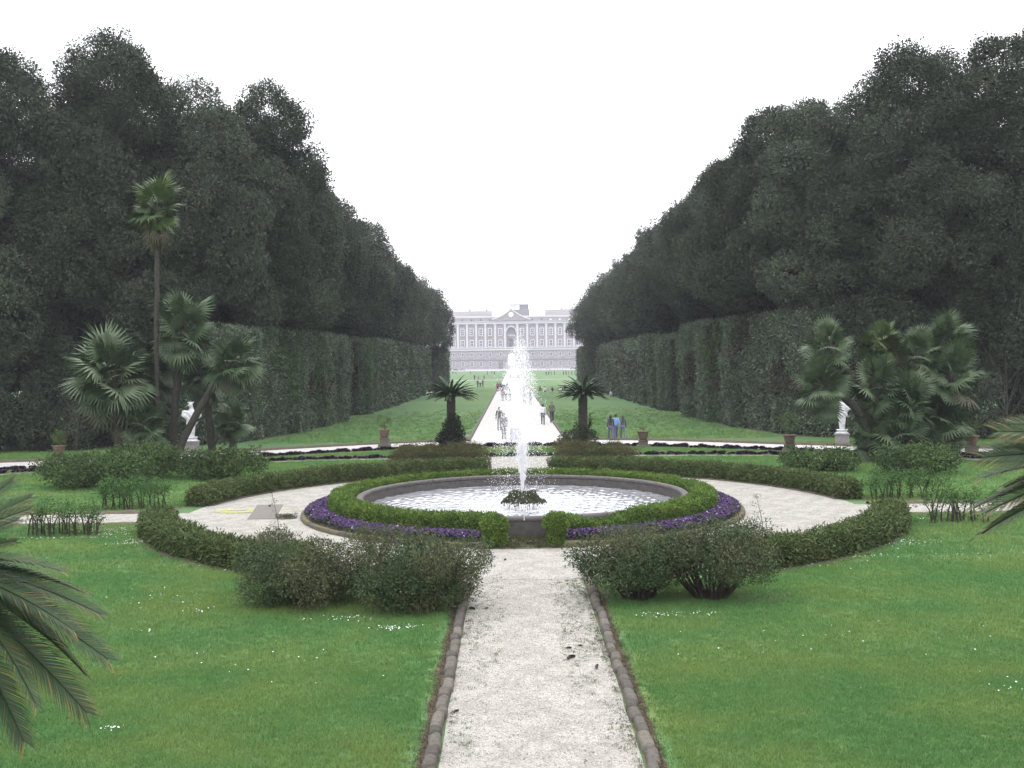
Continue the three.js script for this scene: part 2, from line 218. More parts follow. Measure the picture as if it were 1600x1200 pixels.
{ const t = thing('mossy_rock_mound', 'mossy dark rock mound around the jet in the fountain water', 'rock', [C.x, 0.16, C.z]); reseed(31);
  const mossRock = stoneMat(lin(0.035, 0.042, 0.016), 1, 0.3, 0.03);
  for (const [x, z, r, h] of [[-0.28, 0.1, 0.34, 0.5], [0.27, 0.08, 0.34, 0.54], [0, 0.28, 0.36, 0.36], [-0.5, 0.2, 0.26, 0.24], [0.52, 0.2, 0.26, 0.24], [0.05, -0.25, 0.38, 0.4], [-0.14, 0.42, 0.3, 0.2], [0.24, 0.4, 0.3, 0.22]]) { const g = mergeVertices(new THREE.IcosahedronGeometry(1, 3)); g.scale(r, h, r); warp(g, 0.14, 4.5, x * 9); g.translate(x, 0, z); part('rock', g, mossRock, t); }
  const L = []; for (let i = 0; i < 900; i++) { const u = sph(); if (u.y < 0) continue; const k = rr(0.8, 1.0); L.push({ m: place(u.x * 0.62 * k, u.y * 0.42 * k + 0.02, u.z * 0.55 * k, rr(0.35, 0.7), rr(0, 6), rr(0, 6), rr(0, 6)), c: tint([0.03, 0.045, 0.015], [0.06, 0.085, 0.02], rnd(), 0.3) }); } instances('moss', G.box, leafMat, L, t); }
{ const t = thing('fountain_jet', 'tall white jet of water spraying up from the mossy rocks', 'water jet', [C.x + 0.02, 0.55, C.z]); reseed(99);
  const drop = new THREE.OctahedronGeometry(1, 1), wm = new THREE.MeshPhysicalMaterial({ color: lin(0.95, 0.95, 0.96), roughness: 0.9, transmission: 0.5, thickness: 0 });
  const streaks = [], drops = [], up = V(0, 1, 0), g = 9.81;
  const launch = (list, n, sp, s0, s1, t0, t1, stretch, v0 = 9.3, v1 = 10.6) => { for (let i = 0; i < n; i++) { const th = Math.min(0.27, Math.hypot(gauss(), gauss()) * sp * 0.8), az = rr(0, 6.28), v = rr(v0, v1) * (1 - 1.5 * th), T = lerp(t0, t1, Math.pow(rnd(), 0.85)), drag = (1 - Math.exp(-0.9 * T)) / 0.9, h = v * Math.sin(th) * drag;
    const p = V(h * Math.cos(az) - 0.06 * T * T + gauss() * 0.03, v * Math.cos(th) * T - 0.5 * g * T * T, h * Math.sin(az) + gauss() * 0.03); if (p.y < -0.32) continue; const vel = V(v * Math.sin(th) * Math.cos(az), v - g * T, v * Math.sin(th) * Math.sin(az)), s = rr(s0, s1); const q = new THREE.Quaternion().setFromUnitVectors(up, vel.clone().normalize());
    list.push({ m: new THREE.Matrix4().compose(p, q, V(s, s * (1 + vel.length() * stretch), s)) }); } };
  launch(streaks, 1100, 0.13, 0.004, 0.009, 0.0, 0.22, 1.6); launch(streaks, 900, 0.16, 0.003, 0.007, 0.02, 0.55, 1.2);
  launch(drops, 9500, 0.13, 0.003, 0.009, 0.15, 1.5, 0.16); launch(drops, 6000, 0.17, 0.003, 0.009, 0.3, 1.9, 0.12, 8.2, 10.8); launch(drops, 2600, 0.08, 0.003, 0.010, 0.75, 1.5, 0.1, 9.7, 10.7); launch(drops, 700, 0.27, 0.006, 0.014, 0.7, 1.9, 0.05, 9.5, 11.5);
  instances('water_streaks', drop, wm, streaks, t); instances('water_drops', drop, wm, drops, t);
  const sp = []; for (let i = 0; i < 1400; i++) { const a = rr(0, 6.28), r = 0.6 + Math.abs(gauss()) * 1.1; sp.push({ m: place(Math.cos(a) * r, -0.33 + Math.abs(gauss()) * 0.05, Math.sin(a) * r, [0.008, rr(0.01, 0.05), 0.008]) }); } instances('splash_drops', drop, wm, sp, t); }

// ---------------------------------------------------------------- edging stones
function stoneBlock(sd, w, h, l) { const g = new THREE.BoxGeometry(w, h, l, 4, 3, 5); const p = g.attributes.position; for (let i = 0; i < p.count; i++) { let x = p.getX(i) / w * 2, y = p.getY(i) / h * 2, z = p.getZ(i) / l * 2; const k = (a, e) => Math.sign(a) * Math.pow(Math.abs(a), e); const rx = 1 - 0.16 * y * y * (y > 0 ? 1 : 0) - 0.05 * z ** 4, ry = 1 - 0.2 * x * x - 0.07 * z ** 6, rz = 1 - 0.06 * x * x - 0.05 * y * y; p.setXYZ(i, x * rx * w / 2, y * (y > 0 ? ry : 1) * h / 2, z * rz * l / 2); }
  const m = mergeVertices((g.deleteAttribute('normal'), g.deleteAttribute('uv'), g)); warp(m, 0.016, 6, sd * 7.3); const q = m.attributes.position, uv = []; for (let i = 0; i < q.count; i++) uv.push(q.getX(i) + q.getY(i) + sd, q.getZ(i) + sd * 0.7); m.setAttribute('uv', new THREE.Float32BufferAttribute(uv, 2)); return m; }
const blocks = [0, 1, 2, 3, 4, 5].map(i => stoneBlock(i, 0.19, 0.2, 1)); const kerbMats = [M.kerb, M.kerb2, M.kerb3];
function edging(label, pts0, pts1, lens, mats = kerbMats, wS = 1, hS = 1, group) { const a = V(...pts0), b = V(...pts1), L = a.distanceTo(b), dir = b.clone().sub(a).normalize(); const t = thing('stone_edging', label, 'stone edging', [a.x, 0, a.z], Math.atan2(dir.x, dir.z), group); let s = 0; while (s < L) { const l = rr(...lens), m = part('stone', blocks[Math.floor(rnd() * 6)], mats[Math.floor(rnd() * mats.length)], t); m.scale.set(wS * rr(0.8, 0.95), hS * rr(0.8, 0.95), l * 0.985); m.position.set(rr(-0.03, 0.03), 0.03 * hS + rr(-0.015, 0.012), s + l / 2); m.rotation.set(rr(-0.04, 0.04), rr(-0.06, 0.06), rr(-0.08, 0.08)); s += l; } return t; }
reseed(7);
edging('row of rounded tufa blocks edging the near path, running to the dense joined bushes', [-1.37, 0, -5], [-1.37, 0, -24.8], [0.2, 0.56]);
edging('row of rounded tufa blocks edging the near path, running to the open reddish bush', [1.38, 0, -5], [1.38, 0, -24.6], [0.2, 0.56]);
for (const s of [-1, 1]) edging('short row of grey stones along the gravel path behind the fountain', [s * 1.5, 0, -46.6], [s * 1.5, 0, -53.2], [0.35, 0.6], [M.kerb2], 1, 1, 'edging of the path behind the fountain');
function ringEdging(label, r, a0, a1) { const t = thing('bed_edging', label, 'stone edging', [C.x, 0, C.z], 0, 'mossy kerb of the flower beds'); const n = Math.round((a1 - a0) * r / 0.55); for (let i = 0; i < n; i++) { const a = lerp(a0, a1, (i + 0.5) / n), m = part('stone', blocks[i % 6], i % 4 ? M.moss : M.kerb2, t); m.scale.set(0.95, 0.95, (a1 - a0) * r / n * 0.98); m.position.set(Math.cos(a) * r, 0.05 + rr(-0.01, 0.01), Math.sin(a) * r); m.rotation.y = -a; } }
const GAPF = 0.155, PI = Math.PI; // half angle of the opening towards the near path (angle pi/2 is towards the camera)
ringEdging('curved mossy kerb around the violet flower bed of the fountain', 7.36, PI / 2 + GAPF, PI * 1.5); ringEdging('curved mossy kerb around the violet flower bed of the fountain', 7.36, -PI / 2, PI / 2 - GAPF);
for (const s of [-1, 1]) { const c = s < 0 ? -1.05 : 1.2; const t = thing('corner_stone', s < 0 ? 'mossy corner stone under the clipped end of the ring hedge, lone block' : 'mossy corner stones under the lime clipped end of the ring hedge, long block', 'stone', [c, 0, C.z + 7.25], PI / 2); const m = part('stone', blocks[s < 0 ? 2 : 4], M.moss, t); m.scale.set(1.3, 1.1, s < 0 ? 0.55 : 1.05); m.position.y = 0.06; }
for (const s of [-1, 1]) { const t = thing('avenue_corner_stone', 'low pale stone block at the foot of the avenue', 'stone', [s * 3.55, 0, -66.9], 0, 'corner stones of the avenue'); part('block', warp(new THREE.BoxGeometry(0.75, 0.34, 0.5, 6, 4, 5), 0.01, 4).translate(0, 0.17, 0), M.plinth, t); }

// ---------------------------------------------------------------- clipped hedges round the fountain
function arcHedge(name, label, group, r0, r1, h, a0, a1, geo, perM2, sMin, sMax, sideA, sideB, topA, topB, rough, coreM = M.core, y0 = 0, hf = null) {
  const t = thing(name, label, 'hedge', [C.x, y0, C.z], 0, group), n = Math.max(8, Math.round((a1 - a0) * r1 / 0.4)), pos = [], idx = []; const ins = 0.05;
  for (let i = 0; i <= n; i++) { const a = lerp(a0 + ins / r1, a1 - ins / r1, i / n), c = Math.cos(a), s = Math.sin(a); for (const [r, y] of [[r0 + ins, 0], [r0 + ins, (h - ins) * (hf ? hf(a) : 1)], [r1 - ins, (h - ins) * (hf ? hf(a) : 1)], [r1 - ins, 0]]) pos.push(c * r, y, s * r); if (i) for (let k = 0; k < 3; k++) { const b = (i - 1) * 4 + k; idx.push(b, b + 1, b + 4, b + 1, b + 5, b + 4); } }
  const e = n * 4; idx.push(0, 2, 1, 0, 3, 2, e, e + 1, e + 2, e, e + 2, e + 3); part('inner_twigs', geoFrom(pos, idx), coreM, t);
  const list = [], arc = (a1 - a0), mid = (r0 + r1) / 2, faces = [['top', (r1 - r0) * mid * arc], ['in', h * r0 * arc], ['out', h * r1 * arc], ['e0', h * (r1 - r0)], ['e1', h * (r1 - r0)]];
  for (const [f, A] of faces) for (let i = 0; i < A * perM2; i++) { let a = rr(a0, a1), r = rr(r0, r1), y = rr(0.02, h); if (f === 'top') y = h; if (f === 'in') r = r0; if (f === 'out') r = r1; if (f === 'e0') a = a0; if (f === 'e1') a = a1;
    const hk = hf ? hf(a) : 1, wv = 1 + rough * fbm(Math.cos(a) * r * 2.2, y * 2, Math.sin(a) * r * 2.2) * 2; const rj = mid + (r - mid) * wv + gauss() * (0.02 + rough * 0.14), yj = Math.max(0.02, hk * y * (1 + rough * 0.9 * fbm(Math.cos(a) * 9 + r, 5, Math.sin(a) * 9)) + gauss() * 0.025); const pch = clamp(0.5 + 1.2 * fbm(Math.cos(a) * r * 0.8, 7, Math.sin(a) * r * 0.8));
    list.push({ m: place(Math.cos(a) * rj, yj, Math.sin(a) * rj, rr(sMin, sMax), rr(0, 6.28), rr(0, 6.28), rr(0, 6.28)), c: tint(sideA, sideB, pch * 0.5 + rnd() * 0.5, 0.25) }); }
  instances('foliage', geo, leafMat, list, t); return t; }
reseed(41);
const boxA = [0.042, 0.090, 0.022], boxB = [0.14, 0.205, 0.036], limeA = boxA, limeB = boxB;
arcHedge('ring_hedge', 'lime topped low box hedge hugging the fountain rim, ending in the taller green clipped post', null, 5.82, 6.42, 0.66, PI / 2 + 0.14, PI * 1.5, G.box, 300, 0.8, 1.5, boxA, boxB, limeA, limeB, 0.16);
arcHedge('ring_hedge', 'lime topped low box hedge hugging the fountain rim, ragged where it nears its lime post', null, 5.82, 6.42, 0.66, -PI / 2, PI / 2 - 0.13, G.box, 300, 0.8, 1.5, boxA, boxB, limeA, limeB, 0.16, M.core, 0, a => 1 - 0.42 * Math.exp(-Math.pow((a - (PI / 2 - 0.37)) / 0.13, 2)));
for (const s of [-1, 1]) { const t = thing('clipped_box_post', s < 0 ? 'clipped green box post at the hedge end by the path' : 'clipped box ball post with lime top at the hedge end by the path', 'topiary', [s < 0 ? -0.82 : 0.86, 0, C.z + 7.2]); const L = []; const lob = s < 0 ? [{ x: 0, y: 0.6, z: 0, r: 0.33, ry: 0.28, c: 0.6 }, { x: 0, y: 0.34, z: 0, r: 0.29, ry: 0.34, c: 0.2 }] : [{ x: 0, y: 0.66, z: 0, r: 0.33, ry: 0.24, c: 0.9 }, { x: 0, y: 0.28, z: 0, r: 0.2, ry: 0.3, c: 0.2 }];
  part('stem', lathe([[0.12, 0], [0.16, 0.3], [0.15, 0.6], [0.0, 0.66]], 10), M.core, t); for (const l of lob) for (let i = 0; i < 420; i++) { const u = sph(), k = rr(0.85, 1.05); L.push({ m: place(u.x * l.r * k, Math.max(0.03, l.y + u.y * l.ry * k), u.z * l.r * k, rr(0.8, 1.2), rr(0, 6), rr(0, 6), rr(0, 6)), c: tint(boxA, boxB, rnd(), 0.25) }); } instances('foliage', G.box, leafMat, L, t); }
const heA = [0.044, 0.074, 0.024], heB = [0.096, 0.120, 0.042], htA = heA, htB = heB;
const outer = [[PI / 2 + 0.46, PI + -0.30, 'brown green low hedge curving from the joined bushes to the side path'], [0.30, PI / 2 - 0.46, 'brown green low hedge curving from the open reddish bush to the side path'], [PI + 0.16, PI * 1.5 - 0.13, 'brown green low hedge behind the flat board and yellow hose'], [-PI / 2 + 0.13, -0.13, 'brown green low hedge behind the fountain, facing the pruned roses of the palm thicket']];
for (const [a, b, l] of outer) arcHedge('low_hedge', l, null, 11.5, 12.15, 0.5, a, b, G.heath, 210, 0.9, 2.0, heA, heB, htA, htB, 0.34, M.coreBrown);

// ---------------------------------------------------------------- violet beds
function petalFlower() { const pos = []; for (let k = 0; k < 5; k++) { const a = k / 5 * 6.283, b = a + 0.62, c = a - 0.62; pos.push(0, 0, 0, Math.cos(c) * 0.026, 0.008, Math.sin(c) * 0.026, Math.cos(a) * 0.036, 0.004, Math.sin(a) * 0.036, 0, 0, 0, Math.cos(a) * 0.036, 0.004, Math.sin(a) * 0.036, Math.cos(b) * 0.026, 0.008, Math.sin(b) * 0.026); } return geoFrom(pos); }
const flowerGeo = petalFlower(); const petalMat = new THREE.MeshStandardMaterial({ color: 0xffffff, roughness: 0.8 });
reseed(51);
for (const s of [-1, 1]) { const t = thing('violet_bed', s < 0 ? 'bed of violet pansies between ring hedge and kerb, on the flat board side' : 'bed of dense violet pansies between ring hedge and kerb, beside the open reddish bush', 'flower bed', [C.x, 0.1, C.z]); const fl = [], lf = [];
  for (let i = 0; i < 9000; i++) { const a = s < 0 ? rr(PI / 2 + GAPF, PI * 1.5) : rr(-PI / 2, PI / 2 - GAPF), r = rr(6.44, 7.28), x = Math.cos(a) * r, z = Math.sin(a) * r, dens = fbm(x * 1.1, 3, z * 1.1) + 0.35 * fbm(x * 4, 1, z * 4) + 0.32; const mound = 0.1 + 0.14 * Math.sin((r - 6.35) / 1.0 * PI);
    if (rnd() < clamp(dens * 2.2)) { const w = rnd() < 0.03; fl.push({ m: place(x, mound + rr(0, 0.06), z, rr(0.65, 1.2), rr(-0.2, 1.0), rr(0, 6.28), rr(-0.5, 0.5)), c: w ? lin(0.28, 0.2, 0.36) : tint([0.016, 0.005, 0.034], [0.075, 0.028, 0.125], Math.pow(rnd(), 1.8), 0.3) }); }
    if (i % 4 === 0) lf.push({ m: place(x, mound * 0.7, z, rr(0.7, 1.1), rr(0, 6), rr(0, 6), rr(0, 6)), c: tint([0.02, 0.04, 0.014], [0.035, 0.06, 0.02], rnd()) }); }
  instances('pansies', flowerGeo, petalMat, fl, t); instances('leaves', G.box, leafMat, lf, t); }
// dark bedding rows beyond the fountain lawn
const rosette = (() => { reseed(61); const pos = []; for (let k = 0; k < 22; k++) { const a = k * 2.4, t = k / 22, el = 1.3 - t * 1.0, L = 0.16 + 0.08 * t, W = 0.07; const d = V(Math.cos(a) * Math.cos(el), Math.sin(el), Math.sin(a) * Math.cos(el)), s = V(-Math.sin(a), 0, Math.cos(a)); const b = d.clone().multiplyScalar(L), m = d.clone().multiplyScalar(L * 0.55), l = m.clone().addScaledVector(s, W), r = m.clone().addScaledVector(s, -W); pos.push(0, 0, 0, l.x, l.y, l.z, b.x, b.y, b.z, 0, 0, 0, b.x, b.y, b.z, r.x, r.y, r.z); } return geoFrom(pos); })();
function beddingRow(label, f, x0, x1, w, scale) { const t = thing('bedding_row', label, 'flower bed', [0, 0, 0], 0, 'dark bedding rows along the cross road'); const L = []; for (let x = x0; x < x1; x += 0.2) for (let k = 0; k < 2; k++) { const xx = x + rr(-0.06, 0.06), zz = -f(xx) - rr(0, w); L.push({ m: place(xx, 0.01, zz, scale * rr(0.8, 1.3) * (Math.floor(x / 0.62) % 2 ? 1.25 : 0.85), rr(-0.2, 0.2), rr(0, 6), rr(-0.2, 0.2)), c: rnd() < 0.22 ? tint([0.03, 0.05, 0.02], [0.05, 0.07, 0.03], rnd()) : tint([0.03, 0.016, 0.034], [0.07, 0.03, 0.09], rnd(), 0.3) }); }
  const sl = strip(seq(x0, x1, 60).map(x => [x, -f(x) + 0.15]), seq(x0, x1, 60).map(x => [x, -f(x) - w - 0.15]), 0.0045); part('soil', sl, soilMat, t); instances('plants', rosette, leafMat, L, t); }
for (const [a, b] of [[-42, 0], [0, 42]]) { beddingRow('row of dark purple bedding plants edging the white cross road', x => roadNear(x) - 0.85, a, b, 0.5, 0.95); beddingRow('row of dark purple bedding plants beside the narrow pale path', x => walk(x) + 0.75, a, b, 0.6, 0.8); }
{ const t = thing('yellow_flower_bed', 'patch of small yellow flowers on the grass strip behind the fountain', 'flower bed', [0, 0, 0]); const L = []; for (let i = 0; i < 700; i++) { const x = rr(-2.4, 2.6), z = -58.6 + rr(-1.0, 1.0); if (fbm(x * 1.2, 2, z) < -0.1) continue; L.push({ m: place(x, rr(0.08, 0.2), z, rr(0.8, 1.6), rr(-0.4, 0.6), rr(0, 6), 0), c: rnd() < 0.22 ? lin(0.36, 0.32, 0.06) : tint([0.05, 0.1, 0.02], [0.1, 0.18, 0.03], rnd()) }); } instances('flowers', flowerGeo, petalMat, L, t); }
// ---------------------------------------------------------------- tall clipped hedge walls
function hedgeWall(label, s, pts, h, th, o = {}) { // pts: [|x|, depth] along the face towards the lawn; s: side of the axis
  const y0 = o.y0 ?? 0, t = thing('hedge_wall', label, 'hedge', [0, 0, 0], 0, o.group); const P = pts.map(([x, d]) => V(s * x, 0, -d)), c = new THREE.CatmullRomCurve3(P, false, 'catmullrom', 0.2), L = c.getLength(), n = Math.max(6, Math.ceil(L / 1.5));
  const out = u => { const tg = c.getTangentAt(u); const nn = V(-tg.z, 0, tg.x); if (nn.x * s < 0 && Math.abs(nn.x) > 0.2 || Math.abs(nn.x) <= 0.2 && nn.z > 0) nn.negate(); return nn; }; // away from the lawn
  const pos = [], idx = []; for (let i = 0; i <= n; i++) { const u = i / n, p = c.getPointAt(u), q = out(u); for (const [k, y] of [[0.2, y0], [0.2, h - 0.2], [th, h - 0.2], [th, y0]]) pos.push(p.x + q.x * k, y, p.z + q.z * k); if (i) for (let k = 0; k < 4; k++) { const a = (i - 1) * 4 + k, b = (i - 1) * 4 + (k + 1) % 4; idx.push(a, b, a + 4, b, b + 4, a + 4); } }
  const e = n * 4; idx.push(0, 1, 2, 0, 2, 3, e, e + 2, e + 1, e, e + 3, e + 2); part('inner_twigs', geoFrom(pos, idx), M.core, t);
  const list = [], A = L * (h - y0); const put = (p, y, nn, far) => { const k = far ? 1.7 : 1, w = 0.5 * fbm(p.x * 0.5, y * 0.3, p.z * 0.5) + 0.3 * fbm(p.x * 2, y * 1.4, p.z * 2) + 0.5 * clamp(0.5 + 3 * Math.sin((p.z - s * p.x * 0.8) * 0.95 + 2.5 * fbm(p.z * 0.12, 3, 1))); const fresh = fbm(p.x * 0.11 + 4, y * 0.06, p.z * 0.16 + s * 3) > 0.16 && rnd() < 0.55, brown = fbm(p.x * 0.2, y * 0.12 + 5, p.z * 0.2) > 0.13 && y > 2.5; let col = fresh ? tint([0.05, 0.085, 0.034], [0.09, 0.14, 0.05], rnd()) : brown && rnd() < 0.7 ? tint([0.045, 0.042, 0.03], [0.085, 0.078, 0.055], rnd(), 0.3) : tint([0.068, 0.096, 0.062], [0.17, 0.21, 0.14], Math.pow(rnd(), 1.4), 0.25);
    list.push({ m: place(p.x - nn.x * w, Math.max(0.1, y), p.z - nn.z * w, rr(0.8, 1.5) * k, rr(0, 6.28), rr(0, 6.28), rr(0, 6.28)), c: col }); };
  const near = Math.min(...pts.map(p => p[1])), dens = o.dens ?? 22; for (let i = 0; i < A * dens; i++) { const u = rnd(), p = c.getPointAt(u), far = -p.z > 115; if (far && rnd() < 0.62) continue; put(p, rr(y0, h), out(u), far); }
  for (let i = 0; i < L * th * 9; i++) { const u = rnd(), p = c.getPointAt(u), q = out(u), k = rr(0, th); put(V(p.x + q.x * k, 0, p.z + q.z * k), h + 0.12 * gauss(), V(0, 0, 0), -p.z > 115); }
  for (const u of [0, 1]) { const p = c.getPointAt(u), q = out(u); for (let i = 0; i < th * (h - y0) * 16; i++) { const k = rr(0, th); put(V(p.x + q.x * k, 0, p.z + q.z * k), rr(y0, h), c.getTangentAt(u).multiplyScalar(u ? -1 : 1).multiplyScalar(0.4), -p.z > 115); } }
  if (o.y0 === undefined) { const sl = strip(seq(0, 1, 40).map(u => { const p = c.getPointAt(u), q = out(u); return [p.x - q.x * (0.5 + 0.2 * fbm(u * 30, 1, 2)), p.z - q.z * 0.5]; }), seq(0, 1, 40).map(u => { const p = c.getPointAt(u), q = out(u); return [p.x + q.x * 0.4, p.z + q.z * 0.4]; }), 0.022); part('soil', sl, soilMat, t); }
  instances('foliage', G.wall, leafMat, list, t); return t; }
reseed(71);
const sideName = s => s < 0 ? 'on the tall slender palm side' : 'on the strolling trio side';
for (const s of [-1, 1]) {
  hedgeWall(`tall clipped dark hedge wall curving round behind the marble bust, ${sideName(s)}`, s, [[21.5, 65], [18.8, 68.5], [17, 76], [16.1, 86], [15.7, 95]], s < 0 ? 7.5 : 8.1, 1.8);
  hedgeWall(`clipped hedge bridging the dark doorway in the hedge wall, ${sideName(s)}`, s, [[16.5, 95.2], [16.5, 102.8]], 7.2, 1.2, { y0: 4.5 });
  hedgeWall(`tall clipped hedge wall along the avenue lawn beyond the dark doorway, ${sideName(s)}`, s, [[15.6, 103], [15.4, 140], [15.6, 180]], 7.5, 1.8);
  hedgeWall(`farthest dark hedge block ending the wood, ${sideName(s)}`, s, [[26, 204.9], [16, 205.1], [14.8, 206], [14.5, 208], [14.6, 215], [14.8, 224]], 7.8, 1.5, { dens: 14 });
}
// ---------------------------------------------------------------- holm oaks
function oak(x, d, H, R, o = {}) {
  const t = thing('evergreen_oak', o.label, 'tree', [x, 0, -d], 0, o.group), far = d > 112, y0 = o.y0 ?? 7, lobes = []; const N = o.n ?? 15;
  const big = []; for (let i = 0; i < N; i++) { const tt = Math.pow((i + rnd()) / N, 0.9), y = lerp(y0 + 2, H - R * 0.42, tt), a = i * 2.4 + rr(-0.5, 0.5), env = R * Math.pow(Math.sin(PI * clamp(0.3 + 0.62 * tt, 0, 0.985)), 0.6), r = R * rr(0.36, 0.54) * lerp(1, 0.85, tt); big.push({ x: Math.cos(a) * (env - r * 0.75), y, z: Math.sin(a) * (env - r * 0.75), r, ry: r * rr(0.95, 1.3), c: rnd() }); }
  big.push({ x: rr(-0.15, 0.15) * R, y: H - R * 0.36, z: rr(-0.15, 0.15) * R, r: R * 0.4, ry: R * 0.36, c: rnd() });
  for (const b of big) { const n = far ? 9 : 13; lobes.push({ x: b.x, y: b.y, z: b.z, r: b.r * 0.78, ry: b.ry * 0.78, c: b.c }); for (let k = 0; k < n; k++) { const u = sph(); if (u.y < -0.55) u.y *= -0.5; const rs = b.r * rr(0.3, 0.5); lobes.push({ x: b.x + u.x * b.r * 0.78, y: b.y + u.y * b.ry * 0.78, z: b.z + u.z * b.r * 0.78, r: rs, ry: rs * rr(0.8, 1.1), c: clamp(b.c * 0.5 + rnd() * 0.6) }); } }
  part('trunk', tube([V(0, 0, 0), V(rr(-0.2, 0.2), H * 0.25, rr(-0.2, 0.2)), V(rr(-0.5, 0.5), H * 0.5, rr(-0.5, 0.5)), V(rr(-0.8, 0.8), H * 0.8, rr(-0.8, 0.8))], 0.42, 0.1, 8, 10), M.bark, t);
  const br = []; for (const l of big) { const b = V(0, Math.max(2.5, l.y - rr(2, 4.5)), 0); br.push(tube([b, V(l.x * 0.5, lerp(b.y, l.y, 0.6), l.z * 0.5), V(l.x * 1.05, l.y, l.z * 1.05)], 0.16, 0.03, 5, 6)); } part('branches', merge(br), M.bark, t);
  const per = (o.per ?? (far ? 17 : 46)), tone = rr(0.75, 1.35), A = [0.021 * tone, 0.030 * tone, 0.019 * tone], B = [0.067 * tone, 0.088 * tone, 0.055 * tone]; const list = scatter(lobes, per, 0.7, 1.3, A, B, 0.82, 0.3, 0.12); const crown = new THREE.Group(); crown.name = 'crown'; t.add(crown);
  if (far) instances('leaves', G.oakFar, leafMat, list, crown); else { instances('leaves', G.oak[0], leafMat, list.filter((_, i) => i % 2), crown); instances('leaves', G.oak[1], leafMat, list.filter((_, i) => !(i % 2)), crown); }
  return t; }
reseed(81);
const LA = 'dark evergreen oak bulging over the clipped hedge wall along the avenue lawn', LF = 'tall dark evergreen oak rising from the wood behind the palm thicket', LB = 'evergreen oak deep in the wood, half hidden behind the front oaks';
for (const s of [-1, 1]) {
  for (let d = 76, i = 0; d < 212; i++) { const R = rr(5.4, 6.6), H = [22.5, 21.5, 23.2, 22, 21][i % 5] + rr(-0.8, 1.2) - (d > 185 ? 2.0 : 0); oak(s * (15.2 + R * 0.82 - (d > 190 ? 1.8 : 0)), d, H, R, { label: LA, group: 'oaks along the avenue', y0: d > 195 ? 7.5 : 8 }); d += d < 112 ? rr(7.5, 9) : rr(9.5, 12); }
  const front = s < 0 ? [[18.4, 77, 25.8, 4.7], [21.5, 72, 23, 5.2], [26.5, 69, 26.5, 6.2], [34, 67, 25.5, 6.6], [42, 65, 24.5, 6.6], [50, 63, 25, 6.5]] : [[20.5, 72, 22.8, 5.2], [26, 68, 25, 6], [32.5, 66.5, 25.8, 6.4], [40, 64, 27.5, 6.6], [48.5, 62, 27, 6.8]];
  for (const [x, d, H, R] of front) oak(s * x, d, H, R, { label: LF, group: 'oaks behind the palms', n: 20, y0: x > 24 ? 2.5 : 7 });
  for (const [x, d, H, R] of [[24.5, 79, 26.5, 5.6], [31, 77, 29.5, 6.4], [39, 75, 28.5, 6.6], [47, 73, 28, 6.5]]) oak(s * x, d, H + (s < 0 ? 0.3 : -2.2), R, { label: LB, group: 'oaks deep in the wood', per: 24, y0: 1.5, n: 20 });
  for (const [x, d, H] of [[29, 92, 24.5], [30, 106, 24], [30, 122, 23.5], [30, 140, 23], [29, 160, 22.5], [29, 182, 22], [28, 205, 21], [40, 95, 25], [42, 120, 24], [50, 90, 25], [57, 84, 25], [58, 100, 25], [55, 68, 24]]) oak(s * x, d, H, 6.8, { label: LB, group: 'oaks deep in the wood', per: 11, y0: x > 38 ? 1 : 7, n: x > 38 ? 20 : 15 });
}
// dark evergreen undergrowth where the clipped wall gives way to the wood
reseed(85);
for (const s of [-1, 1]) for (const [x, d, h, w] of [[24.5, 64.6, 6.5, 2.6], [28.5, 63, 5.2, 2.6], [32.5, 62, 6.8, 3.0], [37, 61, 5.6, 2.8], [41.5, 60, 6.5, 3.0], [27, 67, 9, 3], [34, 65.5, 9, 3.2]]) { const t = thing('undergrowth_bush', 'tall dark evergreen undergrowth bush at the foot of the wood beside the road', 'bush', [s * x, 0, -d], 0, 'undergrowth at the foot of the wood'), lobes = []; for (let i = 0; i < 16; i++) { const r = w * rr(0.3, 0.5), u = i / 16; lobes.push({ x: gauss() * w * 0.55, y: lerp(0.6, h - r, u), z: gauss() * w * 0.4, r, ry: r * rr(0.9, 1.3), c: rnd() }); }
  part('stems', merge(lobes.filter((_, i) => i % 3 === 0).map(l => tube([V(l.x * 0.3, 0, l.z * 0.3), V(l.x * 0.7, l.y * 0.6, l.z * 0.7), V(l.x, l.y, l.z)], 0.07, 0.02, 5, 5))), M.bark, t); const tone = rr(0.8, 1.3); instances('foliage', G.oak[0], leafMat, scatter(lobes, 40, 0.6, 1.1, [0.026 * tone, 0.035 * tone, 0.024 * tone], [0.064 * tone, 0.082 * tone, 0.056 * tone], 0.75, 0.4), t); }
// bare twiggy saplings in front of the dark wood
function bareSapling(px, py, h, label) { const p = gnd(px, py), t = thing('bare_sapling', label, 'tree', [p.x, 0, p.z]); const br = []; for (let i = 0; i < 14; i++) { const b = V(rr(-0.1, 0.1), h * rr(0.15, 0.6), rr(-0.1, 0.1)), a = rr(0, 6.28), l = h * rr(0.25, 0.5); br.push(tube([b, b.clone().add(V(Math.cos(a) * l * 0.35, l * 0.5, Math.sin(a) * l * 0.2)), b.clone().add(V(Math.cos(a) * l * 0.6, l * rr(0.7, 1), Math.sin(a) * l * 0.3))], 0.022, 0.006, 4, 5)); } part('trunk', tube([V(0, 0, 0), V(0.1, h * 0.4, 0), V(-0.05, h * 0.85, 0.1)], 0.05, 0.012, 5, 6), M.palmBark, t); part('branches', merge(br), M.palmBark, t); }
reseed(83); bareSapling(1572, 702, 6.2, 'bare grey twiggy sapling by the dark wood, beside the pot past the fan palm thicket'); bareSapling(118, 707, 6.4, 'bare grey twiggy sapling by the dark wood, behind the big round fan palm');

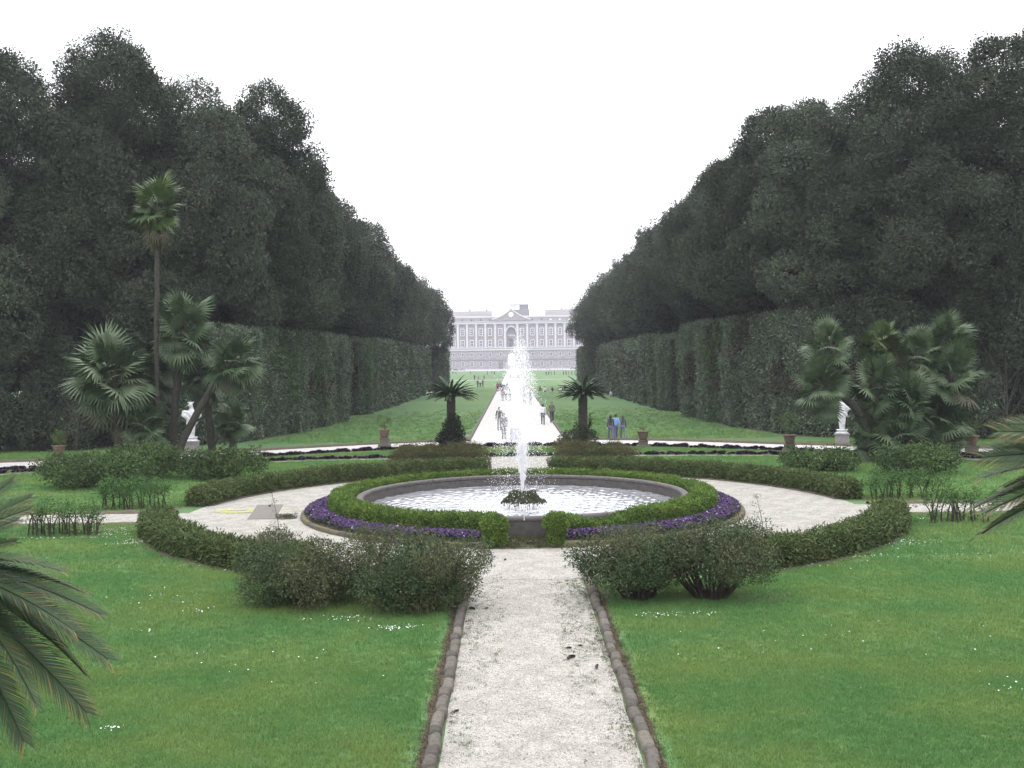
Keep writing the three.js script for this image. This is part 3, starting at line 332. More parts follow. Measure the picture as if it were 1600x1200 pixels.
// ---------------------------------------------------------------- palms
function fanLeaf(L, seg, spread, fold, petiole) { // a fan of narrow blades on a stalk; stalk along +y... leaf faces +z
  const pos = []; const quad = (a, b, c) => pos.push(a.x, a.y, a.z, b.x, b.y, b.z, c.x, c.y, c.z);
  const hub = V(0, petiole, 0); for (const w of [0.018]) { quad(V(-w, 0, 0), V(w, 0, 0), V(w, petiole, 0)); quad(V(-w, 0, 0), V(w, petiole, 0), V(-w, petiole, 0)); quad(V(0, 0, -w), V(0, 0, w), V(0, petiole, w)); quad(V(0, 0, -w), V(0, petiole, w), V(0, petiole, -w)); }
  for (let i = 0; i < seg; i++) { const a = (i / (seg - 1) - 0.5) * spread, l = L * (0.78 + 0.22 * Math.cos(a)) * rr(0.92, 1.05), d = V(Math.sin(a), Math.cos(a), 0), s = V(Math.cos(a), -Math.sin(a), 0), w = L * 0.042; const z = fold * Math.abs(Math.sin(a)) * L * 0.3; const m = hub.clone().addScaledVector(d, l * 0.55); m.z -= z * 0.55; const e = hub.clone().addScaledVector(d, l); e.z -= z + L * rr(0.05, 0.2); quad(hub, m.clone().addScaledVector(s, w), m.clone().addScaledVector(s, -w).add(V(0, 0, 0.012))); quad(m.clone().addScaledVector(s, w), e, m.clone().addScaledVector(s, -w).add(V(0, 0, 0.012))); }
  return geoFrom(pos); }
reseed(91);
const fans = [0, 1, 2].map(() => fanLeaf(0.76, 24, 4.0, 0.7, 0.5)), fanMats = [lin(0.070, 0.105, 0.050), lin(0.050, 0.085, 0.038), lin(0.095, 0.13, 0.072)].map(c => leafy(c, 0.55, 0.6)), fanDry = leafy(lin(0.085, 0.082, 0.06), 0.85), fanGold = leafy(lin(0.12, 0.115, 0.03), 0.7), trachyMats = [lin(0.055, 0.095, 0.026), lin(0.08, 0.12, 0.03), lin(0.05, 0.078, 0.028)].map(c => leafy(c, 0.5, 0.6));
function fanPalm(label, base, top, R, o = {}) { // base, top of the stem in world; crown radius R
  const t = thing('fan_palm', label, 'palm', [base.x, 0, base.z], 0, o.group); const c = top.clone().sub(V(base.x, 0, base.z)); const r0 = o.r0 ?? 0.2, mid = V(c.x * (o.bend ?? 0.4), c.y * 0.5, c.z * 0.5); const g = tube([V(0, 0, 0), mid, c], r0, r0 * (o.taper ?? 0.85), 10, 24); warp(g, 0.03, 5, base.x); part('trunk', g, o.trunkMat ?? M.palmBark, t);
  const n = o.n ?? 46, sc = R / 1.2, mats = o.mats ?? fanMats; for (let i = 0; i < n; i++) { const tt = i / n, el = lerp(1.45, o.low ?? -0.75, Math.pow(tt, 0.85)) + rr(-0.3, 0.3), az = i * 2.39996 + rr(-0.3, 0.3); const dry = tt > 0.86 && (o.dry ?? true); const m = part(dry ? 'dry_leaf' : 'leaf', fans[i % 3], dry ? (rnd() < 0.5 ? fanDry : (o.gold ? fanGold : mats[1])) : mats[Math.floor(rnd() * mats.length)], t); const d = V(Math.cos(az) * Math.cos(el), Math.sin(el), Math.sin(az) * Math.cos(el)), q1 = V(-Math.cos(az) * Math.sin(el), Math.cos(el), -Math.sin(az) * Math.sin(el)); /* face: upper side */ const xax = d.clone().cross(q1).normalize(); const mm = new THREE.Matrix4().makeBasis(xax, d, xax.clone().cross(d)); m.quaternion.setFromRotationMatrix(mm); m.rotateY(rr(-0.9, 0.9)); m.rotateX(rr(-0.25, 0.15)); m.position.copy(c).addScaledVector(d, 0.06).add(V(0, -tt * (o.skirt ?? 0.35), 0)); m.scale.setScalar(sc * rr(0.7, 1.18)); }
  return t; }
const at = (px, py, d) => pix(px, py, d);
{ const gL = 50; // thicket with the slender palm
  fanPalm('very tall slender palm with a bare thin trunk above the thicket', V(at(243, 700, gL).x, 0, -gL), at(247, 318, gL), 1.5, { r0: 0.13, taper: 0.8, n: 44, low: -1.3, mats: trachyMats, gold: true, bend: 0.45, skirt: 0.8 });
  fanPalm('broad round fan palm with blue green leaves beside the slender palm', V(at(190, 690, 49).x, 0, -49), at(172, 578, 49), 2.15, { n: 80, low: -1.25, r0: 0.28, skirt: 0.9 });
  fanPalm('fan palm with upright crown just behind the slender palm', V(at(262, 700, 50.5).x, 0, -50.8), at(288, 505, 51), 1.75, { n: 64, low: -1.1, skirt: 1.0 });
  fanPalm('fan palm leaning far over on a slanting trunk in front of the marble bust', V(at(262, 712, 49.5).x, 0, -49.6), at(362, 562, 50), 1.45, { n: 54, low: -1.0, bend: 0.42, r0: 0.19 });
  fanPalm('small low fan palm beside the leaning palm and the marble bust', V(at(362, 700, 52).x, 0, -52), at(365, 655, 52), 0.95, { n: 40, low: -0.5 });
  fanPalm('shaggy fan palm with dull crown filling the middle of the thicket by the slender trunk', V(at(228, 700, 51).x, 0, -51.4), at(236, 585, 51.5), 1.3, { n: 50, low: -1.2 });
  fanPalm('low fan palm spreading at the foot of the slender palm', V(at(225, 710, 50).x, 0, -49.2), at(222, 660, 49.2), 1.3, { n: 44, low: -0.9 });
  fanPalm('fan palm crown hanging low behind the leaning trunk', V(at(332, 700, 52).x, 0, -52), at(318, 590, 52), 1.25, { n: 46, low: -1.3, gold: true }); }
{ const d = 50; const R = [[1292, 537, 1.25, 'upper crown', 1356], [1284, 592, 1.45, 'lower', 1360], [1378, 532, 1.15, 't', 1385], [1372, 598, 1.5, 'm', 1372], [1476, 527, 1.4, 'u', 1462], [1432, 548, 1.15, 'v', 1432], [1487, 578, 1.6, 'w', 1478], [1420, 620, 1.5, 'x', 1418], [1368, 655, 1.35, 'y', 1368], [1470, 645, 1.6, 'z', 1462], [1405, 672, 1.6, 'q', 1408], [1366, 695, 1.1, 'p', 1368], [1470, 690, 1.3, 'o', 1470]];
  const lab = ['fan palm leaning towards the avenue over the other marble bust, higher crown', 'fan palm with wide drooping crown hiding the other marble bust', 'yellow green fan palm with glossy leaves on top of the dense thicket', 'fan palm with pale leaves amid the dense thicket beside the other bust', 'tallest fan palm of the dense thicket, at the end away from the avenue', 'narrow fan palm squeezed between the yellow green one and the tallest', 'wide fan palm below the tallest crown of the dense thicket', 'dark fan palm in the heart of the dense thicket', 'low fan palm spreading behind the other marble bust', 'low wide fan palm at the outer foot of the dense thicket', 'sprawling fan palm in the lowest middle of the dense thicket', 'short shaggy fan palm at the thicket foot near the white roses', 'short dark fan palm at the thicket foot over the green bush'];
  R.forEach(([px, py, r, k, bx], i) => { const dd = d + [0, -0.6, 0.6, -0.4, 0.6, 0, -0.4, -0.9, -0.2, -0.3, -1.2, -0.5, -0.8][i]; fanPalm(lab[i], V(at(bx, 700, dd).x, 0, -dd), at(px, py, dd), r, { n: i > 6 ? 56 : 50, low: i > 6 ? -1.1 : -1.0, mats: k === 't' ? trachyMats : fanMats, gold: k === 't' || k === 'm', skirt: 0.7, bend: i < 2 ? 0.12 : 0.3 }); }); }
// ---------------------------------------------------------------- cycads
function frondGeo(L, arch, pairs, leafL, wid, vUp, tipY) { // rachis along +x bending down; leaflets both sides; vertex colours are the yellowed leaflet tips of old fronds
  const pos = [], col = [], up = V(0, 1, 0); const pt = u => V(L * (u - 0.12 * u * u * arch), arch * L * (0.42 * u - 0.62 * u * u), 0); const q = (a, b, c, k1, k2, k3) => { pos.push(a.x, a.y, a.z, b.x, b.y, b.z, c.x, c.y, c.z); col.push(...k1, ...k2, ...k3); };
  const green = [0.028, 0.050, 0.022], gold = [0.17, 0.13, 0.035], st = [0.035, 0.055, 0.024];
  for (let i = 0; i < 12; i++) { const a = pt(i / 12), b = pt((i + 1) / 12), w = 0.016 * (1 - i / 14); q(V(a.x, a.y, w), V(a.x, a.y, -w), V(b.x, b.y, -w), st, st, st); q(V(a.x, a.y, w), V(b.x, b.y, -w), V(b.x, b.y, w), st, st, st); q(V(a.x, a.y + w, 0), V(a.x, a.y - w, 0), V(b.x, b.y - w, 0), st, st, st); q(V(a.x, a.y + w, 0), V(b.x, b.y - w, 0), V(b.x, b.y + w, 0), st, st, st); }
  for (let i = 0; i < pairs; i++) { const u = 0.12 + 0.88 * (i + 0.5) / pairs, p = pt(u), tg = pt(Math.min(1, u + 0.02)).sub(pt(u - 0.02)).normalize(), l = leafL * Math.sqrt(Math.sin(PI * clamp(0.08 + u * 0.86))) * rr(0.9, 1.08); for (const s of [-1, 1]) { const d = tg.clone().multiplyScalar(1.05 + 0.8 * u * u).add(V(0, 0, s * 0.9)).addScaledVector(up, vUp * (1 - 0.5 * u) + rr(-0.08, 0.08)).normalize(); const m = p.clone().addScaledVector(d, l * 0.5), e = p.clone().addScaledVector(d, l); e.y -= l * rr(0.1, 0.22); const side = tg.clone().multiplyScalar(wid); const old = rnd() < tipY * (0.12 + u * u * u * 2.4), cg = green.map(v => v * rr(0.75, 1.35)), ce = old ? gold : cg, cm = old && rnd() < 0.4 ? gold : cg; q(p.clone().add(side), p.clone().sub(side), m.clone().sub(side), cg, cg, cm); q(p.clone().add(side), m.clone().sub(side), m.clone().add(side), cg, cm, cm); q(m.clone().add(side), m.clone().sub(side), e, cm, cm, ce); } }
  return geoFrom(pos, null, null, col); }
const frondMat = new THREE.MeshPhysicalMaterial({ vertexColors: true, color: 0xffffff, roughness: 0.6, specularIntensity: 0.5 });
function trunkCycad(h, r) { const pr = []; for (let i = 0; i <= 26; i++) { const y = h * i / 26; pr.push([r * (1 + 0.09 * (i % 2) + 0.12 * Math.max(0, 1 - i / 6)) * (i === 26 ? 0.7 : 1), y]); } const g = lathe(pr, 16); warp(g, 0.03, 7, h); return g; }
reseed(95);
const midFronds = [frondGeo(1.45, 0.55, 40, 0.2, 0.024, 0.9, 0.06), frondGeo(1.5, 0.7, 40, 0.2, 0.024, 0.8, 0.06), frondGeo(1.4, 0.4, 40, 0.19, 0.024, 0.9, 0.03)];
function cycad(label, px, d, h, r) { const x = at(px, 690, d).x, t = thing('cycad', label, 'cycad', [x, 0, -d]); part('trunk', trunkCycad(h, r), M.cycadBark, t); for (let i = 0; i < 64; i++) { const el = lerp(1.3, 0.05, Math.pow(i / 64, 0.5)), az = i * 2.4 + rr(-0.15, 0.15), f = part('frond', midFronds[i % 3], frondMat, t); f.position.set(Math.cos(az) * 0.1, h - 0.08, -Math.sin(az) * 0.1); f.rotation.order = 'YZX'; f.rotation.set(rr(-0.2, 0.2), az, el - 0.12); f.scale.setScalar(rr(1.0, 1.15)); } return t; }
const leftC = cycad('cycad with ivy smothering its lower trunk, beside the avenue', 705, 60.4, 3.15, 0.25), rightC = cycad('cycad with small suckers on its trunk and a loose bush at its foot', 911, 60.6, 3.1, 0.26);
function ballBush(name, label, category, x, d, lobes, per, geo, A, B, o = {}) { const t = thing(name, label, category, [x, 0, -d], 0, o.group); const st = []; for (const l of lobes) for (let k = 0; k < (o.stems ?? 2); k++) st.push(tube([V(l.x * 0.25 + rr(-0.06, 0.06), 0, l.z * 0.25 + rr(-0.06, 0.06)), V(l.x * 0.6 + rr(-0.08, 0.08), l.y * 0.5, l.z * 0.6), V(l.x + rr(-0.3, 0.3) * l.r, l.y + l.ry * rr(-0.2, 0.6), l.z + rr(-0.3, 0.3) * l.r)], o.sr ?? 0.02, 0.006, 5, 6)); part('stems', merge(st), M.twig, t); instances('foliage', geo, leafMat, scatter(lobes, per, o.s0 ?? 0.8, o.s1 ?? 1.3, A, B, 0.6), t); return t; }
reseed(97);
ballBush('ivy_bush', 'dense dark ivy mound climbing the cycad trunk', 'bush', leftC.position.x, 60.1, [{ x: 0.05, y: 0.5, z: 0.15, r: 0.85, ry: 0.6 }, { x: 0.15, y: 1.1, z: 0.1, r: 0.6, ry: 0.6 }, { x: 0.1, y: 1.6, z: 0.1, r: 0.42, ry: 0.5 }, { x: -0.25, y: 0.6, z: 0.2, r: 0.5, ry: 0.5 }], 420, G.ivy, [0.012, 0.017, 0.011], [0.03, 0.04, 0.024]);
ballBush('loose_bush', 'loose dark bush spreading at the foot of the cycad with suckers', 'bush', rightC.position.x - 0.3, 60.0, [{ x: -0.3, y: 0.5, z: 0.1, r: 0.8, ry: 0.55 }, { x: 0.4, y: 0.6, z: 0.15, r: 0.7, ry: 0.55 }, { x: -0.8, y: 0.35, z: 0.3, r: 0.5, ry: 0.4 }, { x: 0.1, y: 0.85, z: 0, r: 0.5, ry: 0.5 }], 260, G.ivy, [0.018, 0.026, 0.013], [0.05, 0.06, 0.032]);
for (let i = 0; i < 9; i++) { const h = rr(0.9, 2.0), a = [0.1, 0.4, -0.3, 0.2, 0.0, 3.0, 0.3, -0.2, 2.9][i]; for (let k = 0; k < 5; k++) { const f = part('sucker_frond', midFronds[2], frondMat, rightC); f.position.set(Math.cos(a) * 0.33, h, -Math.sin(a) * 0.33); f.rotation.order = 'YZX'; f.rotation.set(0, a + rr(-0.9, 0.9), rr(0.2, 1.2)); f.scale.setScalar(rr(0.2, 0.36)); } }
// two big cycads beside the viewpoint: their fronds reach into view
function bigCycad(label, center, tips, hiddenAz, sd) { reseed(sd); const t = thing('large_cycad', label, 'cycad', [center.x, 0, center.z]); part('trunk', trunkCycad(center.y, 0.3), M.cycadBark, t);
  const geos = [0, 1, 2].map(() => frondGeo(1, 0.34, 150, 0.2, 0.0030, 0.62, 0.2));
  const put = (tip, g, roll) => { const v = tip.clone().sub(center), L = v.length(), f = part('frond', g, frondMat, t); f.position.set(0, center.y, 0); const az = Math.atan2(-v.z, v.x), el = Math.asin(v.y / L); f.rotation.order = 'YZX'; f.rotation.set(roll, az, el + 0.06); f.scale.setScalar(L / 0.97); };
  tips.forEach((p, i) => put(p, geos[i % 3], p.y > center.y ? 0.9 * (center.x < 0 ? 1 : -1) : rr(-0.5, 0.5)));
  for (let i = 0; i < 30; i++) { const az = hiddenAz + rr(-1.9, 1.9), el = rr(-0.5, 1.3), L = rr(1.35, 1.6); put(center.clone().add(V(Math.cos(az) * Math.cos(el) * L, Math.sin(el) * L, -Math.sin(az) * Math.cos(el) * L)), geos[i % 3], rr(-0.3, 0.3)); } return t; }
bigCycad('large cycad by the near lawn, long grey green fronds over the grass', V(-4.95, 3.5, -8.0), [[46, 780, 8.1], [22, 752, 8.3], [40, 800, 7.8], [30, 815, 8.4], [96, 892, 7.8], [132, 925, 8.2], [156, 962, 8.0], [164, 1034, 7.8], [126, 1122, 7.7], [60, 905, 8.6], [30, 1165, 7.5], [100, 1010, 8.4], [8, 1000, 8.8], [110, 985, 7.6], [70, 945, 7.9], [40, 1060, 8.2], [90, 1075, 8.3], [135, 1055, 8.2], [20, 850, 8.0], [60, 1100, 7.4], [118, 945, 8.5]].map(([x, y, d]) => at(x, y, d)), PI, 201);
bigCycad('large cycad at the lawn corner, golden tipped fronds reaching towards the pruned roses', V(6.35, 3.95, -10.2), [[1591, 668, 10.2], [1582, 692, 10.4], [1556, 706, 10.7], [1570, 680, 9.8], [1545, 722, 9.9], [1534, 744, 10.1], [1540, 800, 9.9], [1550, 775, 10.5], [1518, 791, 10.3], [1527, 833, 10.0], [1560, 760, 9.7], [1555, 822, 10.6]].map(([x, y, d]) => at(x, y, d)), 0, 203);

// ---------------------------------------------------------------- bushes
reseed(111);
const brA = [0.032, 0.066, 0.026], brB = [0.090, 0.092, 0.046];
function lobesIn(n, rx, ry, rz, y, r0, r1) { return Array.from({ length: n }, (_, i) => { const a = i * 2.4 + rr(-0.4, 0.4), k = Math.sqrt((i + 0.5) / n); return { x: Math.cos(a) * rx * k, y: y + rr(-0.5, 1) * ry * (1 - 0.5 * k), z: Math.sin(a) * rz * k, r: rr(r0, r1), ry: rr(r0, r1) * 0.9, c: rnd() }; }); }
const fb = (label, px, py, n, rx, ry, rz, y, r0, r1, per, o = {}) => { const p = gnd(px, py); return ballBush('nandina_bush', label, 'bush', p.x, -p.z, lobesIn(n, rx, ry, rz, y, r0, r1), per, G.shrub, o.A ?? brA, o.B ?? brB, { s0: 0.85, s1: 1.5, stems: 3, sr: 0.018, ...o }); };
fb('dense brown green bush beside the near path, farther of the joined pair from the path', 478, 946, 34, 1.15, 0.7, 0.85, 0.56, 0.24, 0.46, 400);
fb('dense brown green bush leaning over the tufa edging, one of the joined pair', 652, 952, 36, 1.15, 0.76, 0.9, 0.6, 0.24, 0.46, 400);
fb('open reddish bush with bare stems showing below, beside the near path', 1000, 938, 28, 1.15, 0.64, 0.75, 0.76, 0.26, 0.48, 400, { sr: 0.022 });
fb('open brown bush with dark forked stems on the lawn, away from the path', 1112, 938, 26, 1.15, 0.62, 0.75, 0.78, 0.26, 0.46, 380, { sr: 0.022 });
fb('low reddish bush against the end of the low hedge, by the gravel circle', 1165, 880, 8, 0.6, 0.3, 0.5, 0.55, 0.3, 0.42, 300);
fb('low bush between the joined bushes and the low hedge end', 425, 890, 8, 0.55, 0.25, 0.5, 0.5, 0.3, 0.42, 320);
fb('thin reddish bush behind the joined pair, in front of the violet bed', 590, 872, 8, 0.8, 0.2, 0.35, 0.45, 0.26, 0.38, 220);
fb('thin reddish bush in front of the violet bed, behind the open reddish bush', 1000, 868, 7, 0.6, 0.2, 0.35, 0.45, 0.26, 0.36, 220);
for (const [px, py, h, l] of [[432, 893, 2.0, 'single tall leafy rose shoot standing up against the gravel circle'], [1190, 872, 1.6, 'leafy shoot rising from the low reddish bush against the gravel'], [1155, 868, 1.5, 'thin leafy shoot beside the low hedge end']]) { const p = gnd(px, py), t = thing('rose_shoot', l, 'plant', [p.x, 0, p.z]); part('stem', tube([V(0, 0, 0), V(0.05, h * 0.5, 0), V(-0.12, h, 0.03)], 0.011, 0.005, 5, 8), M.twig, t); const L = []; for (let i = 0; i < 16; i++) { const u = rr(0.35, 1); L.push({ m: place(lerp(0.05, -0.12, u) + gauss() * 0.1, h * u, gauss() * 0.08, rr(0.3, 0.5), rr(0, 6), rr(0, 6), rr(0, 6)), c: tint(brA, brB, rnd()) }); } instances('leaves', G.rose, leafMat, L, t); }
fb('rusty green bush behind the fountain, ivy cycad side of the path', 650, 733, 22, 1.25, 0.45, 0.7, 0.66, 0.3, 0.48, 320, { A: [0.04, 0.056, 0.02], B: [0.10, 0.085, 0.038] });
fb('rusty green bush behind the fountain right against the path, wet with spray', 722, 731, 18, 1.0, 0.42, 0.6, 0.64, 0.3, 0.46, 320, { A: [0.04, 0.056, 0.02], B: [0.10, 0.085, 0.038] });
fb('rusty green bush behind the fountain on the suckered cycad side, against the path', 905, 728, 18, 1.0, 0.42, 0.6, 0.66, 0.3, 0.46, 320, { A: [0.04, 0.056, 0.02], B: [0.10, 0.085, 0.038] });
fb('rusty bush with a green sprig behind the fountain, on the suckered cycad side', 960, 728, 14, 0.85, 0.36, 0.5, 0.58, 0.28, 0.44, 300, { A: [0.042, 0.06, 0.02], B: [0.105, 0.088, 0.038] });
const grA = [0.036, 0.066, 0.022], grB = [0.08, 0.125, 0.042];
function roseBush(label, px, py, n, rx, ry, rz, y, r0, r1, per, A = grA, B = grB) { const p = gnd(px, py); ballBush('rose_bush', label, 'bush', p.x, -p.z, lobesIn(n, rx, ry, rz, y, r0, r1), per, G.bush, A, B, { s0: 0.8, s1: 1.35, stems: 2, sr: 0.02 }); }
roseBush('big spreading green bush under the broad round fan palm', 150, 763, 18, 2.0, 0.3, 1.0, 0.75, 0.5, 0.75, 150);
roseBush('rounded green bush at the foot of the slender palm', 225, 750, 14, 1.2, 0.35, 0.9, 0.85, 0.5, 0.7, 150);
roseBush('green bush under the leaning palm trunk before the marble bust', 345, 750, 14, 1.5, 0.3, 0.8, 0.72, 0.45, 0.65, 160, [0.036, 0.066, 0.022], [0.07, 0.105, 0.036]);
roseBush('low green bush dotted with white roses, before the other marble bust', 1282, 738, 13, 1.5, 0.2, 0.7, 0.5, 0.36, 0.52, 170);
roseBush('green bush at the foot of the dense fan palm thicket', 1430, 743, 14, 1.6, 0.3, 0.7, 0.66, 0.42, 0.62, 170);
{ const p = gnd(1282, 738), t = thing('white_roses', 'scattered white rose blooms on the low bush before the bust', 'flowers', [p.x, 0, p.z]); const L = []; for (let i = 0; i < 14; i++) L.push({ m: place(gauss() * 1.3, rr(0.5, 0.95), rr(0, 0.9), rr(0.6, 1.1), rr(0, 1), rr(0, 6), 0), c: lin(0.8, 0.78, 0.7) }); instances('blooms', flowerGeo, petalMat, L, t); }
function prunedRose(label, px, py, w, h, green = 14, group) { const p = gnd(px, py), t = thing('pruned_rose', label, 'rose bush', [p.x, 0, p.z], 0, group); const st = [], L = []; const n = Math.round(7 + w * 6); for (let i = 0; i < n; i++) { const x = (i / (n - 1) - 0.5) * w, z = rr(-0.3, 0.3), hh = h * rr(0.75, 1.1), lean = rr(-0.25, 0.25); st.push(tube([V(x, 0, z), V(x + lean * 0.4, hh * 0.5, z + rr(-0.1, 0.1)), V(x + lean, hh * 0.8, z + rr(-0.2, 0.2))], 0.028, 0.014, 5, 5)); for (let k = 0; k < green; k++) L.push({ m: place(x + lean + gauss() * 0.2, hh * rr(0.62, 1.12), z + gauss() * 0.2, rr(0.6, 1.1), rr(0, 6), rr(0, 6), rr(0, 6)), c: tint([0.045, 0.095, 0.03], [0.075, 0.15, 0.042], rnd()) }); for (let k = 0; k < 4; k++) L.push({ m: place(x + gauss() * 0.1, hh * rr(0.1, 0.6), z + gauss() * 0.1, rr(0.4, 0.8), rr(0, 6), rr(0, 6), rr(0, 6)), c: tint([0.03, 0.07, 0.02], [0.05, 0.1, 0.03], rnd()) }); } part('stems', merge(st), M.twig, t); instances('leaves', G.rose, leafMat, L, t); }
reseed(121);
prunedRose('row of pruned roses behind the side path, under the big spreading bush', 204, 797, 2.3, 0.95);
prunedRose('sparse pruned rose before the side path, on bare soil near the large drooping cycad', 66, 839, 0.9, 0.95, 6); prunedRose('sparse pruned rose before the side path, on bare soil next to the white daisies', 125, 838, 1.0, 0.9, 6);
prunedRose('row of pruned roses with fresh leaves on the lawn below the dense fan palm thicket', 1410, 780, 2.2, 0.9); prunedRose('pruned rose with bare dark legs before the side path, touching the golden tipped fronds', 1496, 817, 1.7, 1.0, 7);
// ---------------------------------------------------------------- marble busts on tapering pillars
function bust(label, x, d, turn, headTurn) { const t = thing('marble_bust', label, 'statue', [x, 0, -d], turn);
  part('base', merge([box(0.78, 0.62, 0.78, 0, 0.31, 0), box(0.86, 0.07, 0.86, 0, 0.655, 0)]), M.plinth, t);
  part('moulding', lathe([[0, 0.69], [0.36, 0.69], [0.37, 0.74], [0.29, 0.79], [0.27, 0.86], [0.33, 0.9], [0.33, 0.94], [0, 0.94]], 24), M.marble, t);
  const sh = new THREE.CylinderGeometry(0.3, 0.19, 0.86, 4, 6); sh.rotateY(PI / 4); sh.scale(1.05, 1, 0.8); sh.translate(0, 1.37, 0); part('pillar', sh, M.marble, t);
  const k = (a, b, k2) => { const h = clamp(0.5 + 0.5 * (b - a) / k2); return lerp(b, a, h) - k2 * h * (1 - h); }; const ell = (p, c, r) => { const q = V((p.x - c[0]) / r[0], (p.y - c[1]) / r[1], (p.z - c[2]) / r[2]); const l = q.length(); return (l - 1) * Math.min(...r); };
  const f = p => { let v = ell(p, [0, 2.13, 0], [0.40, 0.42, 0.24]); v = k(v, ell(p, [0, 1.78, 0.02], [0.27, 0.24, 0.2]), 0.12); v = k(v, ell(p, [-0.4, 2.3, 0], [0.17, 0.22, 0.17]), 0.1); v = k(v, ell(p, [0.4, 2.3, 0], [0.17, 0.22, 0.17]), 0.1); v = k(v, ell(p, [0, 2.6, 0], [0.1, 0.2, 0.11]), 0.08); v = k(v, ell(p, [-0.05, 2.83, 0.03], [0.125, 0.17, 0.15]), 0.05); v = k(v, ell(p, [-0.17, 2.8, 0.08], [0.04, 0.035, 0.04]), 0.03); v = k(v, ell(p, [0.02, 2.98, -0.02], [0.14, 0.08, 0.15]), 0.05); v = k(v, ell(p, [-0.14, 2.97, 0.06], [0.09, 0.03, 0.08]), 0.03);
    return v + 0.022 * Math.sin(14 * (p.x * 0.7 + p.y) + 3 * Math.sin(p.x * 5)) * (p.y < 2.4 ? 1 : 0); };
  const g = sdfGeo(f, 1.6, [0, 2.25, 0], 60); part('bust', g, M.marble, t); return t; }
function sdfGeo(f, size, c, res) { const mc = new MarchingCubes(res, new THREE.MeshStandardMaterial(), false, false, 60000); mc.isolation = 0; const h = res / 2, p = V(0, 0, 0); for (let z = 0; z < res; z++) for (let y = 0; y < res; y++) for (let x = 0; x < res; x++) { p.set(c[0] + (x - h) / h * size / 2, c[1] + (y - h) / h * size / 2, c[2] + (z - h) / h * size / 2); mc.field[x + y * res + z * res * res] = -f(p); }
  mc.update(); const n = mc.count, pos = new Float32Array(n * 3); for (let i = 0; i < n; i++) for (let k = 0; k < 3; k++) pos[i * 3 + k] = c[k] + mc.positionArray[i * 3 + k] * size / 2; let g = new THREE.BufferGeometry(); g.setAttribute('position', new THREE.BufferAttribute(pos, 3)); g = mergeVertices(g, 1e-4); g.computeVertexNormals(); const q = g.attributes.position, uv = []; for (let i = 0; i < q.count; i++) uv.push(q.getX(i), q.getY(i)); g.setAttribute('uv', new THREE.Float32BufferAttribute(uv, 2)); return g; }
bust('white marble bust with draped shoulders on a tapering pillar, behind the leaning palm', at(299, 690, 60).x, 60, 0.25); bust('white marble bust on a weathered stone block, half hidden by fan palm leaves', at(1316, 690, 59.3).x, 59.3, -0.3);
// ---------------------------------------------------------------- potted plants
const potGeo = lathe([[0, 0.0], [0.2, 0.0], [0.24, 0.06], [0.3, 0.3], [0.31, 0.42], [0.37, 0.44], [0.38, 0.5], [0.33, 0.51], [0.3, 0.46], [0, 0.44]], 20), plinthGeo = merge([box(0.72, 0.14, 0.72, 0, 0.07, 0), box(0.5, 0.28, 0.5, 0, 0.28, 0), box(0.6, 0.06, 0.6, 0, 0.45, 0)]);
function potted(label, px, py, ph, ch, leafy, dir = 1) { const p = gnd(px, py), t = thing('potted_shrub', label, 'potted plant', [p.x, 0, p.z]); const pl = part('plinth', plinthGeo, M.kerb, t); pl.scale.y = ph / 0.48; const pot = part('pot', potGeo, M.terracotta, t); pot.position.y = ph + 0.003; const y = ph + 0.45; part('stem', tube([V(0, y, 0), V(0.04, y + ch * 0.3, 0), V(-0.03, y + ch * 0.6, 0)], 0.03, 0.015, 5, 5), M.twig, t); const L = []; for (let i = 0; i < leafy; i++) { const u = sph(); L.push({ m: place(u.x * ch * 0.42, y + ch * 0.62 + u.y * ch * 0.4, u.z * ch * 0.42, rr(0.5, 1), rr(0, 6), rr(0, 6), rr(0, 6)), c: tint([0.05, 0.085, 0.025], [0.09, 0.13, 0.035], rnd()) }); } instances('leaves', G.rose, leafMat, L, t); }
reseed(131);
potted('terracotta pot with small leafy shrub by the road, past the big green bushes', 91, 719, 0.3, 0.85, 70); potted('terracotta pot on a stone plinth with a thin yellow green shrub, near the ivy cycad', 600, 698, 0.55, 0.9, 46); potted('weathered terracotta pot on a plinth with an almost bare shrub, near the strolling trio', 1005, 699, 0.45, 0.5, 6); potted('wide rimmed terracotta pot with round leafy shrub, near the white roses', 1234, 705, 0.4, 1.2, 100); potted('terracotta pot with a fresh green shrub at the road past the dense fan palm thicket', 1519, 711, 0.5, 0.8, 60);
// ---------------------------------------------------------------- board, hose, notice board
{ const p = gnd(413, 811), t = thing('flat_board', 'greyish brown cardboard sheet propped up on the gravel circle', 'board', [p.x, 0, p.z], 0.0); const sh = new THREE.Shape([[-0.54, 0], [0.38, 0], [0.54, 0.62], [-0.32, 0.62]].map(q => new THREE.Vector2(...q))); const g = new THREE.ExtrudeGeometry(sh, { depth: 0.012, bevelEnabled: false }); g.rotateX(-0.86); g.translate(0, 0.014, 0.2); part('prop', box(0.05, 0.42, 0.05, 0.1, 0.22, -0.22), M.twig, t); part('sheet', g, mat(lin(0.17, 0.155, 0.14), 0.85), t); }
{ const p = gnd(447, 811), t = thing('cut_turf', 'small heap of dark cut turf beside the flat board', 'turf', [p.x, 0, p.z]); const g = mergeVertices(new THREE.IcosahedronGeometry(1, 3)); g.scale(0.32, 0.1, 0.26); warp(g, 0.05, 6); part('heap', g, soilMat, t); const L = []; for (let i = 0; i < 60; i++) L.push({ m: place(gauss() * 0.3, 0.1, gauss() * 0.25, rr(0.5, 0.9), rr(0, 6), rr(0, 6), 0), c: tint([0.03, 0.045, 0.018], [0.05, 0.07, 0.02], rnd()) }); instances('leaves', G.box, leafMat, L, t); }
